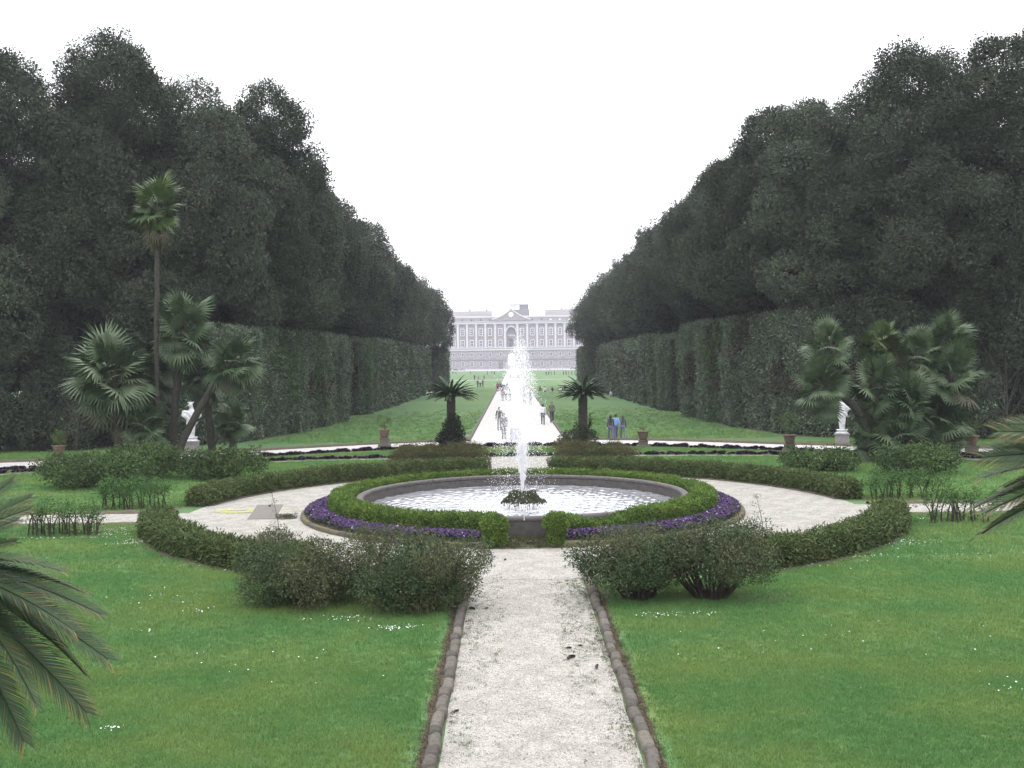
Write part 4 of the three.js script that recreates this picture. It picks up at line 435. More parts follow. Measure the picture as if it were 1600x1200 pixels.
{ reseed(141); const p = gnd(388, 800), t = thing('yellow_hose', 'tangled bright yellow garden hose on the gravel behind the flat board', 'hose', [p.x, 0.03, p.z]); const pts = []; for (let i = 0; i < 52; i++) { const a = i * 0.75 + fbm(i * 0.3, 7, 7), r = 0.4 + 0.9 * fbm(i * 0.23, 1, 2); pts.push(V(-0.35 + Math.cos(a) * r * 1.7 + 1.2 * fbm(i * 0.09, 4, 4), 0.015 + 0.02 * Math.abs(fbm(i * 0.4, 2, 2)), Math.sin(a) * r * 0.8)); } for (const q of [[1.2, 0.01, -0.15], [2.0, 0.01, 0.1], [2.7, 0.01, 0.05]]) pts.push(V(...q)); part('tube', tube(pts, 0.008, 0.008, 5, 700), mat(lin(0.48, 0.49, 0.16), 0.6), t); }
{ const p = gnd(805, 690), t = thing('notice_board', 'grey rectangular board standing on the road behind the jet', 'board', [p.x, 0, -65.4]); part('panel', box(0.68, 0.72, 0.05, 0, 0.5, 0), mat(lin(0.45, 0.46, 0.52), 0.8), t); part('leg', box(0.05, 0.14, 0.05, -0.26, 0.07, 0), M.kerb2, t); part('leg', box(0.05, 0.14, 0.05, 0.26, 0.07, 0), M.kerb2, t); }
// ---------------------------------------------------------------- palace
{ const D = 800, t = thing('palace', 'long pale grey palace with pilasters, clock pediment and arched passage', 'palace', [-0.4, 0, -D]);
  const wallM = stoneMat(lin(0.37, 0.35, 0.36), 0.9, 9, 0.0), brick = stoneMat(lin(0.36, 0.32, 0.33), 0.9, 7, 0.0), trim = stoneMat(lin(0.60, 0.595, 0.61), 0.85, 6, 0.0), roofM = stoneMat(lin(0.26, 0.25, 0.28), 0.9, 5, 0.0), roof2 = stoneMat(lin(0.42, 0.39, 0.39), 0.9, 5, 0.0), glass = mat(lin(0.12, 0.125, 0.16), 0.25), white = mat(lin(0.75, 0.75, 0.78), 0.7);
  const W = 124, dep = 12, bays = []; for (let i = 0; i < 16; i++) bays.push(i === 0 ? 8.5 : 16.6 + (i - 1) * 7.15);
  // walls: built in pieces round the passage arch (width 5.9, crown 13.2) and the great niche (width 6.6, crown 33.5)
  const sh = new THREE.Shape(); sh.moveTo(-W, 0); sh.lineTo(-2.95, 0); sh.lineTo(-2.95, 10.2); sh.absarc(0, 10.2, 2.95, PI, 0, true); sh.lineTo(2.95, 0); sh.lineTo(W, 0); sh.lineTo(W, 16); sh.lineTo(-W, 16); sh.closePath(); const lo = new THREE.ExtrudeGeometry(sh, { depth: dep, bevelEnabled: false, curveSegments: 16 }); lo.translate(0, 0, -dep); part('lower_wall', lo, wallM, t);
  const s2 = new THREE.Shape(); s2.moveTo(-W, 16); s2.lineTo(W, 16); s2.lineTo(W, 37); s2.lineTo(-W, 37); s2.closePath(); const hole = new THREE.Path(); hole.moveTo(-3.3, 18); hole.lineTo(-3.3, 30.2); hole.absarc(0, 30.2, 3.3, PI, 0, true); hole.lineTo(3.3, 18); hole.closePath(); s2.holes.push(hole); const upw = new THREE.ExtrudeGeometry(s2, { depth: 3, bevelEnabled: false, curveSegments: 16 }); upw.translate(0, 0, -3); part('upper_wall', upw, brick, t); part('niche_back', box(7.4, 17, 0.4, 0, 26, -3.3), wallM, t); part('niche_door', box(3.6, 6.5, 0.3, 0, 21.4, -2.9), glass, t); part('niche_balcony', box(6.4, 1.0, 0.5, 0, 27.2, -2.6), trim, t);
  part('rear_wall', box(2 * W, 20.8, 0.5, 0, 26.5, -11.9), wallM, t);
  const arch = new THREE.Shape(); arch.absarc(0, 0, 4.3, 0, PI, false); arch.lineTo(-3.3, 0); arch.absarc(0, 0, 3.3, PI, 0, true); arch.closePath(); const ag = new THREE.ExtrudeGeometry(arch, { depth: 0.6, bevelEnabled: false, curveSegments: 16 }); ag.translate(0, 30.2, 0.05); part('niche_arch', ag, trim, t);
  const a2 = new THREE.Shape(); a2.absarc(0, 0, 3.5, 0, PI, false); a2.lineTo(-2.95, 0); a2.absarc(0, 0, 2.95, PI, 0, true); a2.closePath(); const a2g = new THREE.ExtrudeGeometry(a2, { depth: 0.4, bevelEnabled: false, curveSegments: 16 }); a2g.translate(0, 10.2, 0.05); part('passage_arch', a2g, roofM, t);
  part('string_course', merge([box(2 * W, 1.0, 1.0, 0, 15.9, 0.5), box(2 * W, 0.8, 0.6, 0, 17.4, 0.3)]), trim, t); part('ground_floor_band', box(2 * W, 0.4, 0.5, 0, 8.2, 0.25), roofM, t); part('base_step', box(2 * W, 0.9, 1.4, 0, 0.45, 0.7), trim, t);
  part('entablature', merge([box(2 * W, 1.1, 1.2, 0, 36.6, 0.6), box(2 * W, 0.5, 1.6, 0, 37.6, 0.8)]), trim, t); part('attic_wall', box(2 * W, 3.6, 8, 0, 39.2, -4), brick, t); part('parapet', box(2 * W, 1.2, 9, 0, 41.6, -4), trim, t);
  // pediment with clock
  const ps = new THREE.Shape(); ps.moveTo(-14.5, 0); ps.lineTo(14.5, 0); ps.lineTo(14.5, 1); ps.quadraticCurveTo(6, 3, 1.2, 8.6); ps.lineTo(-1.2, 8.6); ps.quadraticCurveTo(-6, 3, -14.5, 1); ps.closePath(); const pg = new THREE.ExtrudeGeometry(ps, { depth: 3, bevelEnabled: false }); pg.translate(0, 38.4, -1.8); part('pediment', pg, brick, t);
  const rake = []; for (const s of [-1, 1]) { const c = new THREE.QuadraticBezierCurve3(V(s * 15, 39.4, 1.3), V(s * 6, 41.8, 1.3), V(0, 47.8, 1.3)); rake.push(new THREE.TubeGeometry(c, 14, 0.5, 5)); } part('pediment_cornice', merge(rake), trim, t); const cl = part('clock', new THREE.CylinderGeometry(1.9, 1.9, 0.4, 32).rotateX(PI / 2).translate(0, 43.2, 1.5), mat(lin(0.8, 0.8, 0.8), 0.6), t); part('clock_hand', merge([box(0.16, 1.4, 0.1, 0, 43.8, 1.76), box(0.9, 0.16, 0.1, 0.4, 43.2, 1.76)]), glass, cl);
  // roofs: warm tiled attic blocks set back, gap beside the central scaffold
  const roof = (x0, x1, y0, y1, z, m, n) => { const g = new THREE.BufferGeometry(); return part(n, geoFrom([x0, y0, z, x1, y0, z, x1, y1, z - 4, x0, y1, z - 4, x0, y0, z - 8.1, x1, y0, z - 8.1], [0, 1, 2, 0, 2, 3, 3, 2, 5, 3, 5, 4, 0, 3, 4, 1, 5, 2], [0, 0, 9, 0, 9, 1, 0, 1, 0, 2, 9, 2]), m, t); };
  part('roof_block', box(109, 4.6, 3.5, -69.5, 44.3, -9.5), roof2, t); part('roof_block', box(97, 5.2, 3.5, 75.5, 44.6, -9.5), roof2, t); part('central_roof', box(15.6, 5.2, 6, 6.6, 44.6, -6), roofM, t);
  for (const x of [-46, -32.4, -19, -59, -75, 54, 40]) part('chimney', box(1.1, 2.0, 1.1, x, 47.2, -9.3), roofM, t);
  part('roof_scaffold', merge([box(14.6, 0.35, 5, 6.4, 51.1, -6), box(6.9, 3.4, 0.3, 10.3, 49.0, -4.4), ...[-0.7, 3.2, 6.8, 13.5].map(x => box(0.35, 4, 0.35, x, 49.1, -3.8)), box(5, 0.25, 0.3, 1.5, 50.4, -3.8)]), roofM, t);
  const finial = lathe([[0.5, 0], [0.5, 0.8], [0.3, 1], [0.7, 1.6], [0.3, 2.4], [0.1, 3.6], [0, 3.7]], 10); part('finial', finial.clone().translate(-0.6, 46.9, 0), trim, t); part('finial', finial.clone().translate(52, 46.8, -9), trim, t);
  // windows: frame with cross bars; the pane set back is its sub-part
  const winGeo = (w, h, cols, rows) => { const fr = 0.36, L = [box(w + 2 * fr, fr, 0.5, 0, h + fr / 2, 0.1), box(w + 2 * fr, fr, 0.6, 0, -fr / 2, 0.15), box(fr, h, 0.5, -w / 2 - fr / 2, h / 2, 0.1), box(fr, h, 0.5, w / 2 + fr / 2, h / 2, 0.1)]; for (let i = 1; i < cols; i++) L.push(box(0.16, h, 0.12, -w / 2 + w * i / cols, h / 2, 0.1)); for (let i = 1; i < rows; i++) L.push(box(w, 0.18, 0.14, 0, h * i / rows, 0.1)); return merge(L); };
  const rows = [[27.2, 2.2, 5.0, 2, 3, 1], [18.6, 2.2, 4.6, 2, 2, 1], [11, 1.3, 2.2, 1, 1, 0.7], [3.2, 1.6, 3.4, 2, 2, 1]].map(r => [...r, winGeo(r[1], r[2], r[3], r[4]), box(r[1], r[2], 0.08, 0, r[2] / 2, 0)]);
  const hood = box(4.3, 0.5, 0.7, 0, 0, 0), oval = new THREE.CylinderGeometry(0.75, 0.75, 0.3, 14).rotateX(PI / 2), panelArch = (() => { const s = new THREE.Shape(); s.moveTo(-2.3, 0); s.lineTo(-2.3, 1); s.quadraticCurveTo(0, 2, 2.3, 1); s.lineTo(2.3, 0); s.lineTo(1.95, 0); s.lineTo(1.95, 0.75); s.quadraticCurveTo(0, 1.6, -1.95, 0.75); s.lineTo(-1.95, 0); s.closePath(); return new THREE.ExtrudeGeometry(s, { depth: 0.3, bevelEnabled: false }); })(), sill = box(2.6, 0.35, 0.4), pil = merge([box(1.5, 17.2, 0.6, 0, 27, 0.3), box(1.9, 1.2, 0.9, 0, 35.3, 0.45), box(1.9, 0.9, 0.9, 0, 18.3, 0.45)]);
  for (const s of [-1, 1]) bays.forEach((b, i) => { const x = s * b; rows.forEach(([y, w, h, c, r, k, g, pg2], ri) => { if (ri === 3 && i === 0) return; const f = part('window', g, ri < 2 ? white : trim, t); f.position.set(x, y, 0.06); part('pane', pg2, glass, f); if (ri === 3) { const hd = part('window_hood', hood, roofM, f); hd.position.set(0, 5.0, 0.3); } });
    if (i === 0) part('door', box(3.2, 6.4, 0.2, x, 4.0, 0.1), mat(lin(0.16, 0.15, 0.17), 0.8), t);
    const pa = part('window_arch', panelArch, roofM, t); pa.position.set(x, 33.6, 0.02); const sl = part('window_sill', sill, roofM, t); sl.position.set(x, 25.6, 0.25);
    const ov = part('attic_window', oval, i > 2 && s > 0 ? white : glass, t); ov.position.set(x, 39.2, 0.1); });
  for (const s of [-1, 1]) { const px = [4.9, 12.5, ...bays.slice(1).map((b, i) => b + 3.58)]; px.forEach(x => { const p = part('pilaster', pil, trim, t); p.position.x = s * x; }); }
}
// parked cars before the palace
{ const paint = [lin(0.6, 0.6, 0.62), lin(0.5, 0.5, 0.55), lin(0.12, 0.12, 0.15), lin(0.62, 0.62, 0.62), lin(0.3, 0.3, 0.34)]; const body = (() => { const s = new THREE.Shape(); [[-2.1, 0.3], [2.1, 0.3], [2.15, 0.7], [1.9, 0.9], [1.1, 1.0], [0.5, 1.45], [-1.1, 1.48], [-1.8, 1.0], [-2.1, 0.95]].forEach((p, i) => i ? s.lineTo(...p) : s.moveTo(...p)); const g = new THREE.ExtrudeGeometry(s, { depth: 1.6, bevelSize: 0.06, bevelThickness: 0.06, bevelSegments: 1 }); g.translate(0, 0, -0.8); return g; })(), win = (() => { const s = new THREE.Shape(); [[0.95, 1.0], [0.45, 1.38], [-1.05, 1.4], [-1.6, 1.02]].forEach((p, i) => i ? s.lineTo(...p) : s.moveTo(...p)); const g = new THREE.ExtrudeGeometry(s, { depth: 1.74, bevelEnabled: false }); g.translate(0, 0, -0.87); return g; })(), wheel = new THREE.CylinderGeometry(0.31, 0.31, 0.2, 14).rotateX(PI / 2), tyre = mat(lin(0.02, 0.02, 0.02), 0.9), gl = mat(lin(0.03, 0.03, 0.04), 0.2);
  [[842, 0, 'pale grey'], [856, 1, 'bluish grey'], [868, 3, 'off white'], [881, 0, 'silver'], [894, 4, 'dark grey'], [712, 2, 'nearly black'], [722, 4, 'charcoal']].forEach(([px, c, w]) => { const t = thing('parked_car', `tiny ${w} car parked before the palace facade`, 'car', [at(px, 578, 770).x, 0.03, -770], 0, 'cars parked before the palace'); part('body', body, mat(paint[c], 0.3), t); part('windows', win, gl, t); for (const [x, z] of [[-1.35, -0.78], [1.35, -0.78], [-1.35, 0.78], [1.35, 0.78]]) { const w2 = part('wheel', wheel, tyre, t); w2.position.set(x, 0.31, z); } }); }
// ---------------------------------------------------------------- people
function capsule(p, a, b, ra, rb) { const ab = b.clone().sub(a), t = clamp(p.clone().sub(a).dot(ab) / Math.max(1e-6, ab.lengthSq())); return p.distanceTo(a.clone().addScaledVector(ab, t)) - lerp(ra, rb, t); }
const smin = (a, b, k) => { const h = clamp(0.5 + 0.5 * (b - a) / k); return lerp(b, a, h) - k * h * (1 - h); };
function handGeo(w, dir) { const L = []; const d = dir.clone().normalize(), s = d.clone().cross(V(0.2, 0.1, 1)).normalize(); const palm = new THREE.SphereGeometry(1, 8, 6); palm.scale(0.038, 0.05, 0.018); const q = new THREE.Quaternion().setFromUnitVectors(V(0, 1, 0), d); palm.applyQuaternion(q); palm.translate(w.x + d.x * 0.05, w.y + d.y * 0.05, w.z + d.z * 0.05); L.push(palm); [-1.5, -0.5, 0.5, 1.5].forEach((k, i) => { const b = w.clone().addScaledVector(d, 0.085).addScaledVector(s, k * 0.018), l = [0.06, 0.075, 0.07, 0.052][i]; L.push(tube([b, b.clone().addScaledVector(d, l * 0.6), b.clone().addScaledVector(d, l).add(V(0, 0, -0.02))], 0.009, 0.007, 5, 3)); }); const tb = w.clone().addScaledVector(d, 0.04).addScaledVector(s, -0.035); L.push(tube([tb, tb.clone().addScaledVector(d, 0.03).addScaledVector(s, -0.03), tb.clone().addScaledVector(d, 0.06).addScaledVector(s, -0.035)], 0.011, 0.008, 5, 3)); return merge(L); }
function figure(kind) { // joints in metres, facing -z (away from the viewpoint); height about 1.7
  const sit = kind === 'sit', st = { walkA: 0.2, walkB: -0.18, stand: 0.03, sit: 0 }[kind]; const hipY = sit ? 0.12 : 0.9; const j = { hipL: V(-0.09, hipY, 0), hipR: V(0.09, hipY, 0), chest: V(0, hipY + 0.38, sit ? 0.06 : -0.02), neck: V(0, hipY + 0.56, sit ? 0.05 : -0.02), head: V(0, hipY + 0.7, sit ? 0.03 : -0.04) };
  if (sit) { j.kneeL = V(-0.16, 0.42, -0.36); j.kneeR = V(0.16, 0.36, -0.4); j.ankL = V(-0.1, 0.07, -0.66); j.ankR = V(0.14, 0.07, -0.72); } else { j.kneeL = V(-0.1, 0.48, -st * 0.7 - 0.03); j.kneeR = V(0.1, 0.48, st * 0.5 - 0.03); j.ankL = V(-0.1, 0.08 + Math.max(0, st) * 0.1, -st * 1.2 + (st < 0 ? 0.12 : 0)); j.ankR = V(0.1, 0.08 + Math.max(0, -st) * 0.1, st * 1.3); }
  j.shL = V(-0.19, hipY + 0.5, j.chest.z); j.shR = V(0.19, hipY + 0.5, j.chest.z); j.elL = V(-0.27, hipY + 0.23, j.chest.z + st * 0.6 + 0.04); j.elR = V(0.27, hipY + 0.23, j.chest.z - st * 0.6 + 0.04); j.wrL = V(-0.28, hipY + 0.0, j.chest.z + st * 0.8 - 0.06); j.wrR = V(0.28, hipY + 0.0, j.chest.z - st * 0.8 - 0.06); if (kind === 'stand') { j.wrR = V(0.12, hipY + 0.28, -0.24); j.elR = V(0.28, hipY + 0.22, 0); } if (sit) { j.elL.z += 0.15; j.elR.z += 0.12; j.wrL = V(-0.26, 0.06, 0.28); j.wrR = V(0.14, 0.45, -0.34); }
  const toeL = j.ankL.clone().add(V(0, -0.04, -0.16)), toeR = j.ankR.clone().add(V(0, -0.04, -0.16));
  const legs = (p, e) => { let v = smin(capsule(p, j.hipL, j.kneeL, 0.085 + e, 0.058 + e), capsule(p, j.kneeL, j.ankL, 0.056 + e, 0.045 + e * 1.6), 0.02); v = smin(v, smin(capsule(p, j.hipR, j.kneeR, 0.085 + e, 0.058 + e), capsule(p, j.kneeR, j.ankR, 0.056 + e, 0.045 + e * 1.6), 0.02), 0.02); return smin(v, capsule(p, j.hipL, j.hipR, 0.105 + e, 0.105 + e), 0.05); };
  const torso = (p, e) => { const q = V(p.x, p.y, (p.z - j.chest.z) * 1.45 + j.chest.z); let v = capsule(q, V(0, hipY + 0.05, j.chest.z), j.chest, 0.135 + e, 0.15 + e); return smin(v, capsule(q, j.shL, j.shR, 0.065 + e, 0.065 + e), 0.09); };
  const arms = (p, e) => Math.min(smin(capsule(p, j.shL, j.elL, 0.052 + e, 0.042 + e), capsule(p, j.elL, j.wrL, 0.042 + e, 0.032 + e), 0.02), smin(capsule(p, j.shR, j.elR, 0.052 + e, 0.042 + e), capsule(p, j.elR, j.wrR, 0.042 + e, 0.032 + e), 0.02));
  const headF = p => { const q = V(p.x * 1.22, p.y, p.z * 1.05); const c = V(j.head.x * 1.22, j.head.y, j.head.z * 1.05); let v = q.distanceTo(c) - 0.118; v = smin(v, capsule(p, j.head.clone().add(V(0, -0.01, -0.115)), j.head.clone().add(V(0, -0.035, -0.128)), 0.014, 0.02), 0.02); for (const s of [-1, 1]) v = smin(v, capsule(p, j.head.clone().add(V(s * 0.098, 0.0, 0.01)), j.head.clone().add(V(s * 0.1, -0.04, 0.0)), 0.014, 0.01), 0.01); return smin(v, capsule(p, j.neck, j.head, 0.05, 0.055), 0.03); };
  const c = [0, 0.86, 0], size = 2.05, res = 64; const body = p => Math.min(smin(smin(legs(p, -0.012), torso(p, -0.012), 0.05), arms(p, -0.012), 0.03), headF(p), smin(capsule(p, j.ankL, toeL, 0.045, 0.035), capsule(p, j.ankR, toeR, 0.045, 0.035), 0.005));
  const strip2 = g => g; const bodyG = merge([sdfGeo(body, size, c, res), handGeo(j.wrL, j.wrL.clone().sub(j.elL)), handGeo(j.wrR, j.wrR.clone().sub(j.elR))]);
  const shoes = sdfGeo(p => Math.min(capsule(p, j.ankL.clone().add(V(0, -0.02, 0.02)), toeL, 0.052, 0.042), capsule(p, j.ankR.clone().add(V(0, -0.02, 0.02)), toeR, 0.052, 0.042)), size, c, res);
  const top = sdfGeo(p => Math.max(Math.min(smin(torso(p, 0.012), arms(p, 0.012), 0.03), 9), (hipY + 0.0) - p.y, p.y - (j.neck.y + 0.01)), size, c, res); const trousers = sdfGeo(p => Math.max(legs(p, 0.014), p.y - (hipY + 0.12)), size, c, res);
  const hair = long => sdfGeo(p => { const q = V(p.x * 1.15, p.y, p.z * 1.02), cc = V(j.head.x * 1.15, j.head.y + 0.012, j.head.z * 1.02 + 0.014); let v = q.distanceTo(cc) - 0.126; v = Math.max(v, -(p.z - j.head.z + 0.055 + (p.y > j.head.y + 0.055 ? 0.2 : 0))); if (long) v = smin(v, capsule(p, j.head.clone().add(V(0, -0.02, 0.06)), j.head.clone().add(V(0, -0.36, 0.085)), 0.09, 0.075), 0.03); else v = Math.max(v, j.head.y - 0.07 - p.y); return v; }, size, c, res);
  return { body: bodyG, shoes, top, trousers, hairL: hair(true), hairS: hair(false), belt: sdfGeo(p => Math.max(torso(p, 0.02), Math.abs(p.y - hipY - 0.06) - 0.045), size, c, res) }; }
const FIG = Object.fromEntries(['walkA', 'walkB', 'stand', 'sit'].map(k => [k, figure(k)]));
const skinM = mat(lin(0.45, 0.29, 0.21), 0.7), hairM = { d: mat(lin(0.018, 0.013, 0.011), 0.6), b: mat(lin(0.06, 0.04, 0.025), 0.6), g: mat(lin(0.3, 0.29, 0.28), 0.7) }, shoeM = mat(lin(0.03, 0.028, 0.028), 0.7), clothCache = {}; const cloth = c => clothCache[c.join()] ??= mat(lin(...c), 0.9);
function person(label, pos, turn, kind, h, topC, legC, o = {}) { const t = thing('person', label, 'person', [pos.x, 0.013, pos.z], turn, o.group); const k = h / 1.72; t.scale.set(k * 0.88, k, k * 0.9); const f = FIG[kind]; part('body', f.body, skinM, t); part('shoes', f.shoes, shoeM, t); part('top', f.top, cloth(topC), t); part('trousers', f.trousers, cloth(legC), t); part('hair', o.long ? f.hairL : f.hairS, hairM[o.hair ?? 'd'], t); if (o.belt) part('belt', f.belt, cloth([0.7, 0.7, 0.72]), t); return t; }
const navy = [0.03, 0.035, 0.055], denim = [0.09, 0.10, 0.16], black = [0.02, 0.02, 0.025], wht = [0.7, 0.7, 0.72], gry = [0.2, 0.2, 0.22];
const dpos = (px, py) => gnd(px, py);
person('person in dark jacket and jeans with long dark hair, in the strolling trio', dpos(954, 688), 0.15, 'walkA', 1.6, [0.05, 0.05, 0.065], denim, { long: true });
person('person in light blue jacket and jeans with dark hair, in the strolling trio', dpos(962, 687), 0.1, 'walkB', 1.63, [0.16, 0.30, 0.52], denim, {});
person('person in grey top with white belt and jeans, brown hair, in the strolling trio', dpos(973, 686), 0.1, 'walkA', 1.52, [0.10, 0.10, 0.125], [0.13, 0.15, 0.2], { long: true, hair: 'b', belt: true });
person('person in dark jacket walking on the avenue behind the spray', dpos(780, 673), PI, 'walkB', 1.75, [0.09, 0.09, 0.10], gry);
person('person in mid grey clothes standing on the road behind the spray', dpos(787, 686), PI + 0.2, 'stand', 1.7, gry, [0.16, 0.16, 0.18]);
person('person in white shirt and dark trousers walking up the avenue', dpos(848, 664), 0, 'walkA', 1.68, wht, [0.09, 0.09, 0.11]);
person('person in olive jacket and dark trousers at the avenue edge', dpos(862, 661), PI, 'walkB', 1.75, [0.13, 0.12, 0.08], [0.05, 0.05, 0.07]);
reseed(151); const pal = [[0.06, 0.05, 0.06], [0.3, 0.1, 0.12], [0.12, 0.1, 0.14], wht, gry, navy, [0.3, 0.25, 0.3]];
const kinds = ['walkA', 'walkB', 'stand'];
const crowd = (list, label, group) => list.forEach(([px, py], i) => { const k = dpos(px, py); person(label, k, rnd() < 0.5 ? 0 : PI, kinds[i % 3], rr(1.6, 1.78), pal[Math.floor(rnd() * pal.length)], [denim, black, gry, navy][i % 4], { long: rnd() < 0.4, group }); });
crowd([[785, 627], [790, 626], [796, 627], [777, 612], [780, 611.5], [783, 612], [787, 615], [792, 614]], 'person in the strolling crowd on the avenue, kerb side with the ivy cycad', 'crowd on the avenue, ivy cycad side'); crowd([[819, 633], [828, 633], [813, 619], [818, 614], [823, 616]], 'person in the strolling crowd on the avenue, kerb side with the suckered cycad', 'crowd on the avenue, suckered cycad side'); crowd([[797, 594], [801, 595], [805, 594], [809, 595], [811, 593]], 'tiny distant person walking where the avenue meets the palace lawn', 'distant walkers at the avenue end');
crowd([[746, 605.5], [750, 605], [754, 605.5], [741, 594], [747, 593.5], [756, 593]], 'tiny person standing on the open lawn beside the avenue', 'people standing on the open lawn');
const sitters = (list, label, group, cols) => list.forEach(([px, py], i) => person(label, dpos(px, py), rr(-1, 1) + (i % 2 ? PI / 2 : 0), 'sit', 1.7, cols[i % cols.length], [denim, black, wht][i % 3], { group }));
sitters([[666, 617], [673, 617.5], [679, 616.5]], 'person in white sitting on the lawn by the farthest hedge block', 'people sitting by the far hedge', [wht]); sitters([[875, 613], [882, 609], [888, 609.5], [843, 611], [851, 612], [862, 613]], 'person sitting on the open lawn beyond the suckered cycad', 'people sitting on the lawn', [wht, navy, wht, black]); sitters([[955, 619]], 'person in white sitting at the foot of the hedge wall', undefined, [wht]); crowd([[925, 611], [929, 612]], 'person standing on the lawn behind the suckered cycad crown', 'pair behind the cycad');
crowd([[853, 587], [857, 586.5], [861, 587], [866, 586], [880, 586.5], [884, 586], [888, 587], [893, 586], [898, 586.5], [761, 585.5], [768, 585], [772, 586], [735, 585], [822, 586], [828, 585.5], [707, 585], [712, 585]], 'tiny far off person on the lawn before the palace', 'far off people before the palace');

// ---------------------------------------------------------------- turf blades, daisies, litter
{ reseed(161); const blade = (() => { const pos = []; for (let i = 0; i < 14; i++) { const a = rr(0, 6.28), r = rr(0, 0.075), x = Math.cos(a) * r, z = Math.sin(a) * r, b = rr(0, 6.28), w = 0.0028, h = rr(0.022, 0.05), l = rr(0.008, 0.03); const dx = Math.cos(b), dz = Math.sin(b); pos.push(x - dz * w, 0, z + dx * w, x + dz * w, 0, z - dx * w, x + dx * l, h, z + dz * l); } return geoFrom(pos); })();
  const L = []; const inLawn = (x, z) => { const d = -z, r = Math.hypot(x - C.x, z - C.z); if (r < 12.35) return false; if (Math.abs(x) < 1.6 + 0.2 * rnd() && (d < 28 || d > 45 && d < 55)) return false; if (d > 32.8 && d < 35.2 && Math.abs(x) > 10) return false; const w = walk(x); if (d > w - 0.1 && d < w + 1.5) return false; if (d > roadNear(x) - 1.6 && d < roadFar(x) + 0.6) return false; if (d > 62 && (Math.abs(x) < 3.4 || Math.abs(x) > 15.6 + Math.max(0, 80 - d) * 0.12)) return false; return true; };
  const zone = (d0, d1, dens, sc, thin) => { const A = (d1 - d0) * (d1 + d0) / 2 * 1.1; for (let i = 0; i < A * dens; i++) { const d = Math.sqrt(lerp(d0 * d0, d1 * d1, rnd())), x = CAMX + rr(-0.55, 0.55) * d, z = -d; if (!inLawn(x, z) || thin && rnd() < (d - d0) / (d1 - d0)) continue; const n = 1.3 * fbm(x * 0.35, 2, z * 0.5) + 0.35 * fbm(x * 1.7, 6, z * 1.7), yl = clamp(0.4 + 1.5 * n), big = 1 + 0.3 * fbm(x * 0.9, 9, z * 0.9); L.push({ m: place(x, 0, z, [sc * rr(0.8, 1.3), sc * rr(0.7, 1.3) * big, sc * rr(0.8, 1.3)], rr(-0.15, 0.15), rr(0, 6.28), rr(-0.15, 0.15)), c: rnd() < 0.012 ? lin(0.15, 0.14, 0.07) : tint([0.090, 0.208, 0.062], [0.165, 0.245, 0.068], yl * 0.85 + rnd() * 0.15, 0.12) }); } };
  zone(11.5, 17, 900, 1.0); zone(17, 25, 420, 1.25); zone(25, 38, 150, 1.7); zone(38, 62, 45, 2.4); zone(66, 115, 8, 3.6, true);
  const o = instances('lawn_grass', blade, bladeMat, L, scene); tag(o, 'short green mown grass of the lawns around the fountain', 'grass');
  // daisies
  const dz = []; const patch = (px, py, sx, sz, n) => { const p = gnd(px, py); for (let i = 0; i < n; i++) { const x = p.x + gauss() * sx, z = p.z + gauss() * sz; if (!inLawn(x, z)) continue; dz.push({ m: place(x, 0.045, z, rr(0.22, 0.5), rr(-0.3, 0.5), rr(0, 6), 0), c: lin(0.7, 0.7, 0.68) }); } };
  for (const a of [[175, 832, 0.7, 0.6, 170], [205, 850, 0.5, 0.5, 90], [95, 843, 1.6, 0.12, 90], [160, 838, 0.8, 0.2, 60], [320, 885, 0.6, 0.25, 40], [380, 893, 0.5, 0.2, 50], [1400, 850, 0.8, 0.6, 140], [1350, 872, 0.8, 0.4, 70], [1230, 888, 1.0, 0.3, 60], [1470, 812, 0.8, 0.3, 50], [620, 985, 0.5, 0.15, 60], [530, 970, 0.7, 0.2, 36], [1040, 965, 0.5, 0.2, 40], [1100, 962, 0.4, 0.15, 20], [300, 957, 0.4, 0.4, 16], [235, 935, 1, 0.8, 22], [225, 990, 0.25, 0.1, 10], [167, 1145, 0.12, 0.08, 16], [1014, 1090, 0.1, 0.1, 4], [1590, 1080, 0.3, 0.5, 10], [1540, 870, 1.2, 0.8, 30], [500, 722, 3, 0.6, 40], [1150, 722, 4, 0.8, 50], [1350, 760, 3, 0.6, 40], [90, 775, 2, 0.8, 30], [700, 1010, 0.3, 0.3, 8], [450, 1040, 2, 1.2, 20], [1300, 1000, 3, 2, 30]]) patch(...a);
  tag(instances('daisies', flowerGeo, petalMat, dz, scene), 'small white daisies dotted in drifts over the lawns', 'daisies');
  // loose chips, dead leaves and weeds on the path
  const peb = new THREE.IcosahedronGeometry(1, 0); peb.scale(1, 0.55, 0.8); const pl = []; for (let i = 0; i < 17000; i++) { const d = Math.sqrt(rr(11 * 11, 27.5 * 27.5)), x = rr(-1.25, 1.25); const g = rr(0.28, 0.56) * (rnd() < 0.06 ? 0.4 : 1); pl.push({ m: place(x, 0.008, -d, rr(0.006, 0.014), rr(0, 6), rr(0, 6), rr(0, 6)), c: lin(g * 1.03, g * 0.98, g * 0.87) }); }
  tag(instances('loose_gravel', peb, mat(lin(1, 1, 1), 0.95), pl, scene), 'loose pale limestone chips strewn over the near path', 'gravel');
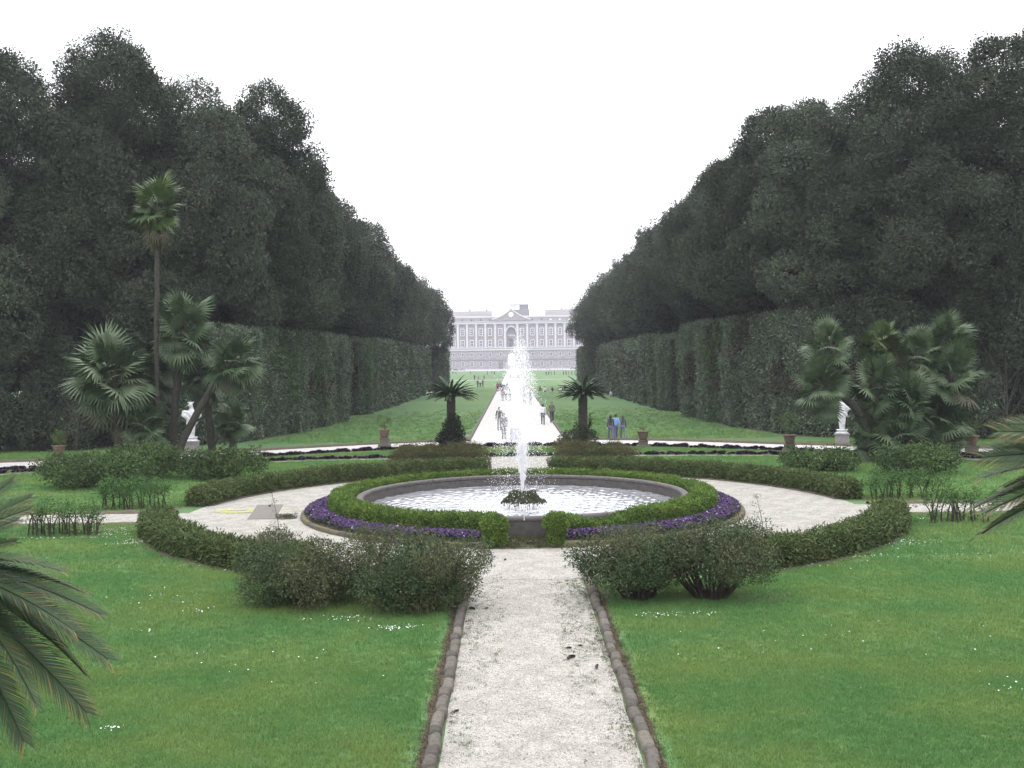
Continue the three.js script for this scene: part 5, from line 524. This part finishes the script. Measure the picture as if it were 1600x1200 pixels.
  const weeds = [], lit = []; for (let i = 0; i < 2600; i++) { const s = rnd() < 0.35 ? -1 : 1, d = rr(12, 25), k = Math.pow(rnd(), 1.8), x = s * (1.25 - k * 0.75); const den = fbm(x * 2, 5, d * 0.55) + (d > 17 && d < 23 ? 0.12 : -0.08); if (den < 0.1 * gauss()) continue; if (rnd() < 0.5) weeds.push({ m: place(x, 0.01, -d, rr(0.5, 1.1), rr(-0.3, 0.3), rr(0, 6), 0), c: tint([0.05, 0.09, 0.025], [0.08, 0.12, 0.035], rnd()) }); else lit.push({ m: place(x, 0.014, -d, rr(0.3, 0.8), rr(-0.3, 0.3), rr(0, 6), rr(-0.3, 0.3)), c: tint([0.06, 0.045, 0.03], [0.13, 0.10, 0.065], rnd()) }); }
  for (const s of [-1, 1]) for (let i = 0; i < 2600; i++) { const d = rr(9, 25), x = s * (1.48 + Math.abs(gauss()) * 0.09); lit.push({ m: place(x, 0.02, -d, rr(0.25, 0.7), rr(-0.5, 0.5), rr(0, 6), rr(-0.5, 0.5)), c: tint([0.05, 0.036, 0.024], [0.13, 0.10, 0.06], rnd()) }); if (i % 9 === 0) weeds.push({ m: place(x + s * 0.05, 0.01, -d, rr(0.6, 1.2), 0, rr(0, 6), 0), c: tint([0.04, 0.08, 0.025], [0.09, 0.12, 0.035], rnd()) }); }
  for (let i = 0; i < 500; i++) weeds.push({ m: place(rr(-0.95, 0.95), 0.02, C.z + rr(5.75, 7.5), rr(0.8, 2.2), 0, rr(0, 6), 0), c: tint([0.035, 0.05, 0.018], [0.07, 0.075, 0.03], rnd()) });
  const lf = leafClump(5, 0.03, 0.05, 0.026, 171, 0); lf.scale(1, 0.3, 1); tag(instances('dead_leaves', lf, leafMat, lit, scene), 'brown dead leaves and crumbs littering the near path edges', 'leaf litter'); tag(instances('path_weeds', blade, bladeMat, weeds, scene), 'sparse green weeds sprouting along the near path edges', 'weeds');
  for (const [px, py, s] of [[893, 1033, 1], [889, 1017, 0.55], [907, 1013, 0.45], [934, 1047, 0.8], [737, 955, 0.8], [760, 954, 0.5], [712, 1118, 0.6], [766, 879, 0.8], [788, 877, 0.7], [703, 1017, 0.5]]) { const p = gnd(px, py), t = thing('curled_leaf', 'curled dark dead leaf lying on the near gravel path', 'leaf', [p.x, 0.012, p.z], px * 1.7, 'dead leaves on the near path'); const g = new THREE.SphereGeometry(0.075 * s, 10, 6, 0, 3.6, 0.6, 1.9); g.scale(1.3, 0.5, 0.7); g.translate(0, 0.03 * s, 0); part('blade', g, mat(lin(0.045, 0.034, 0.028), 0.9), t); part('stalk', tube([V(0.08 * s, 0.02, 0), V(0.13 * s, 0.02, 0.01), V(0.17 * s, 0.006, 0.03)], 0.004, 0.003, 4, 3), M.twig, t); }
}
renderer.render(scene, camera);
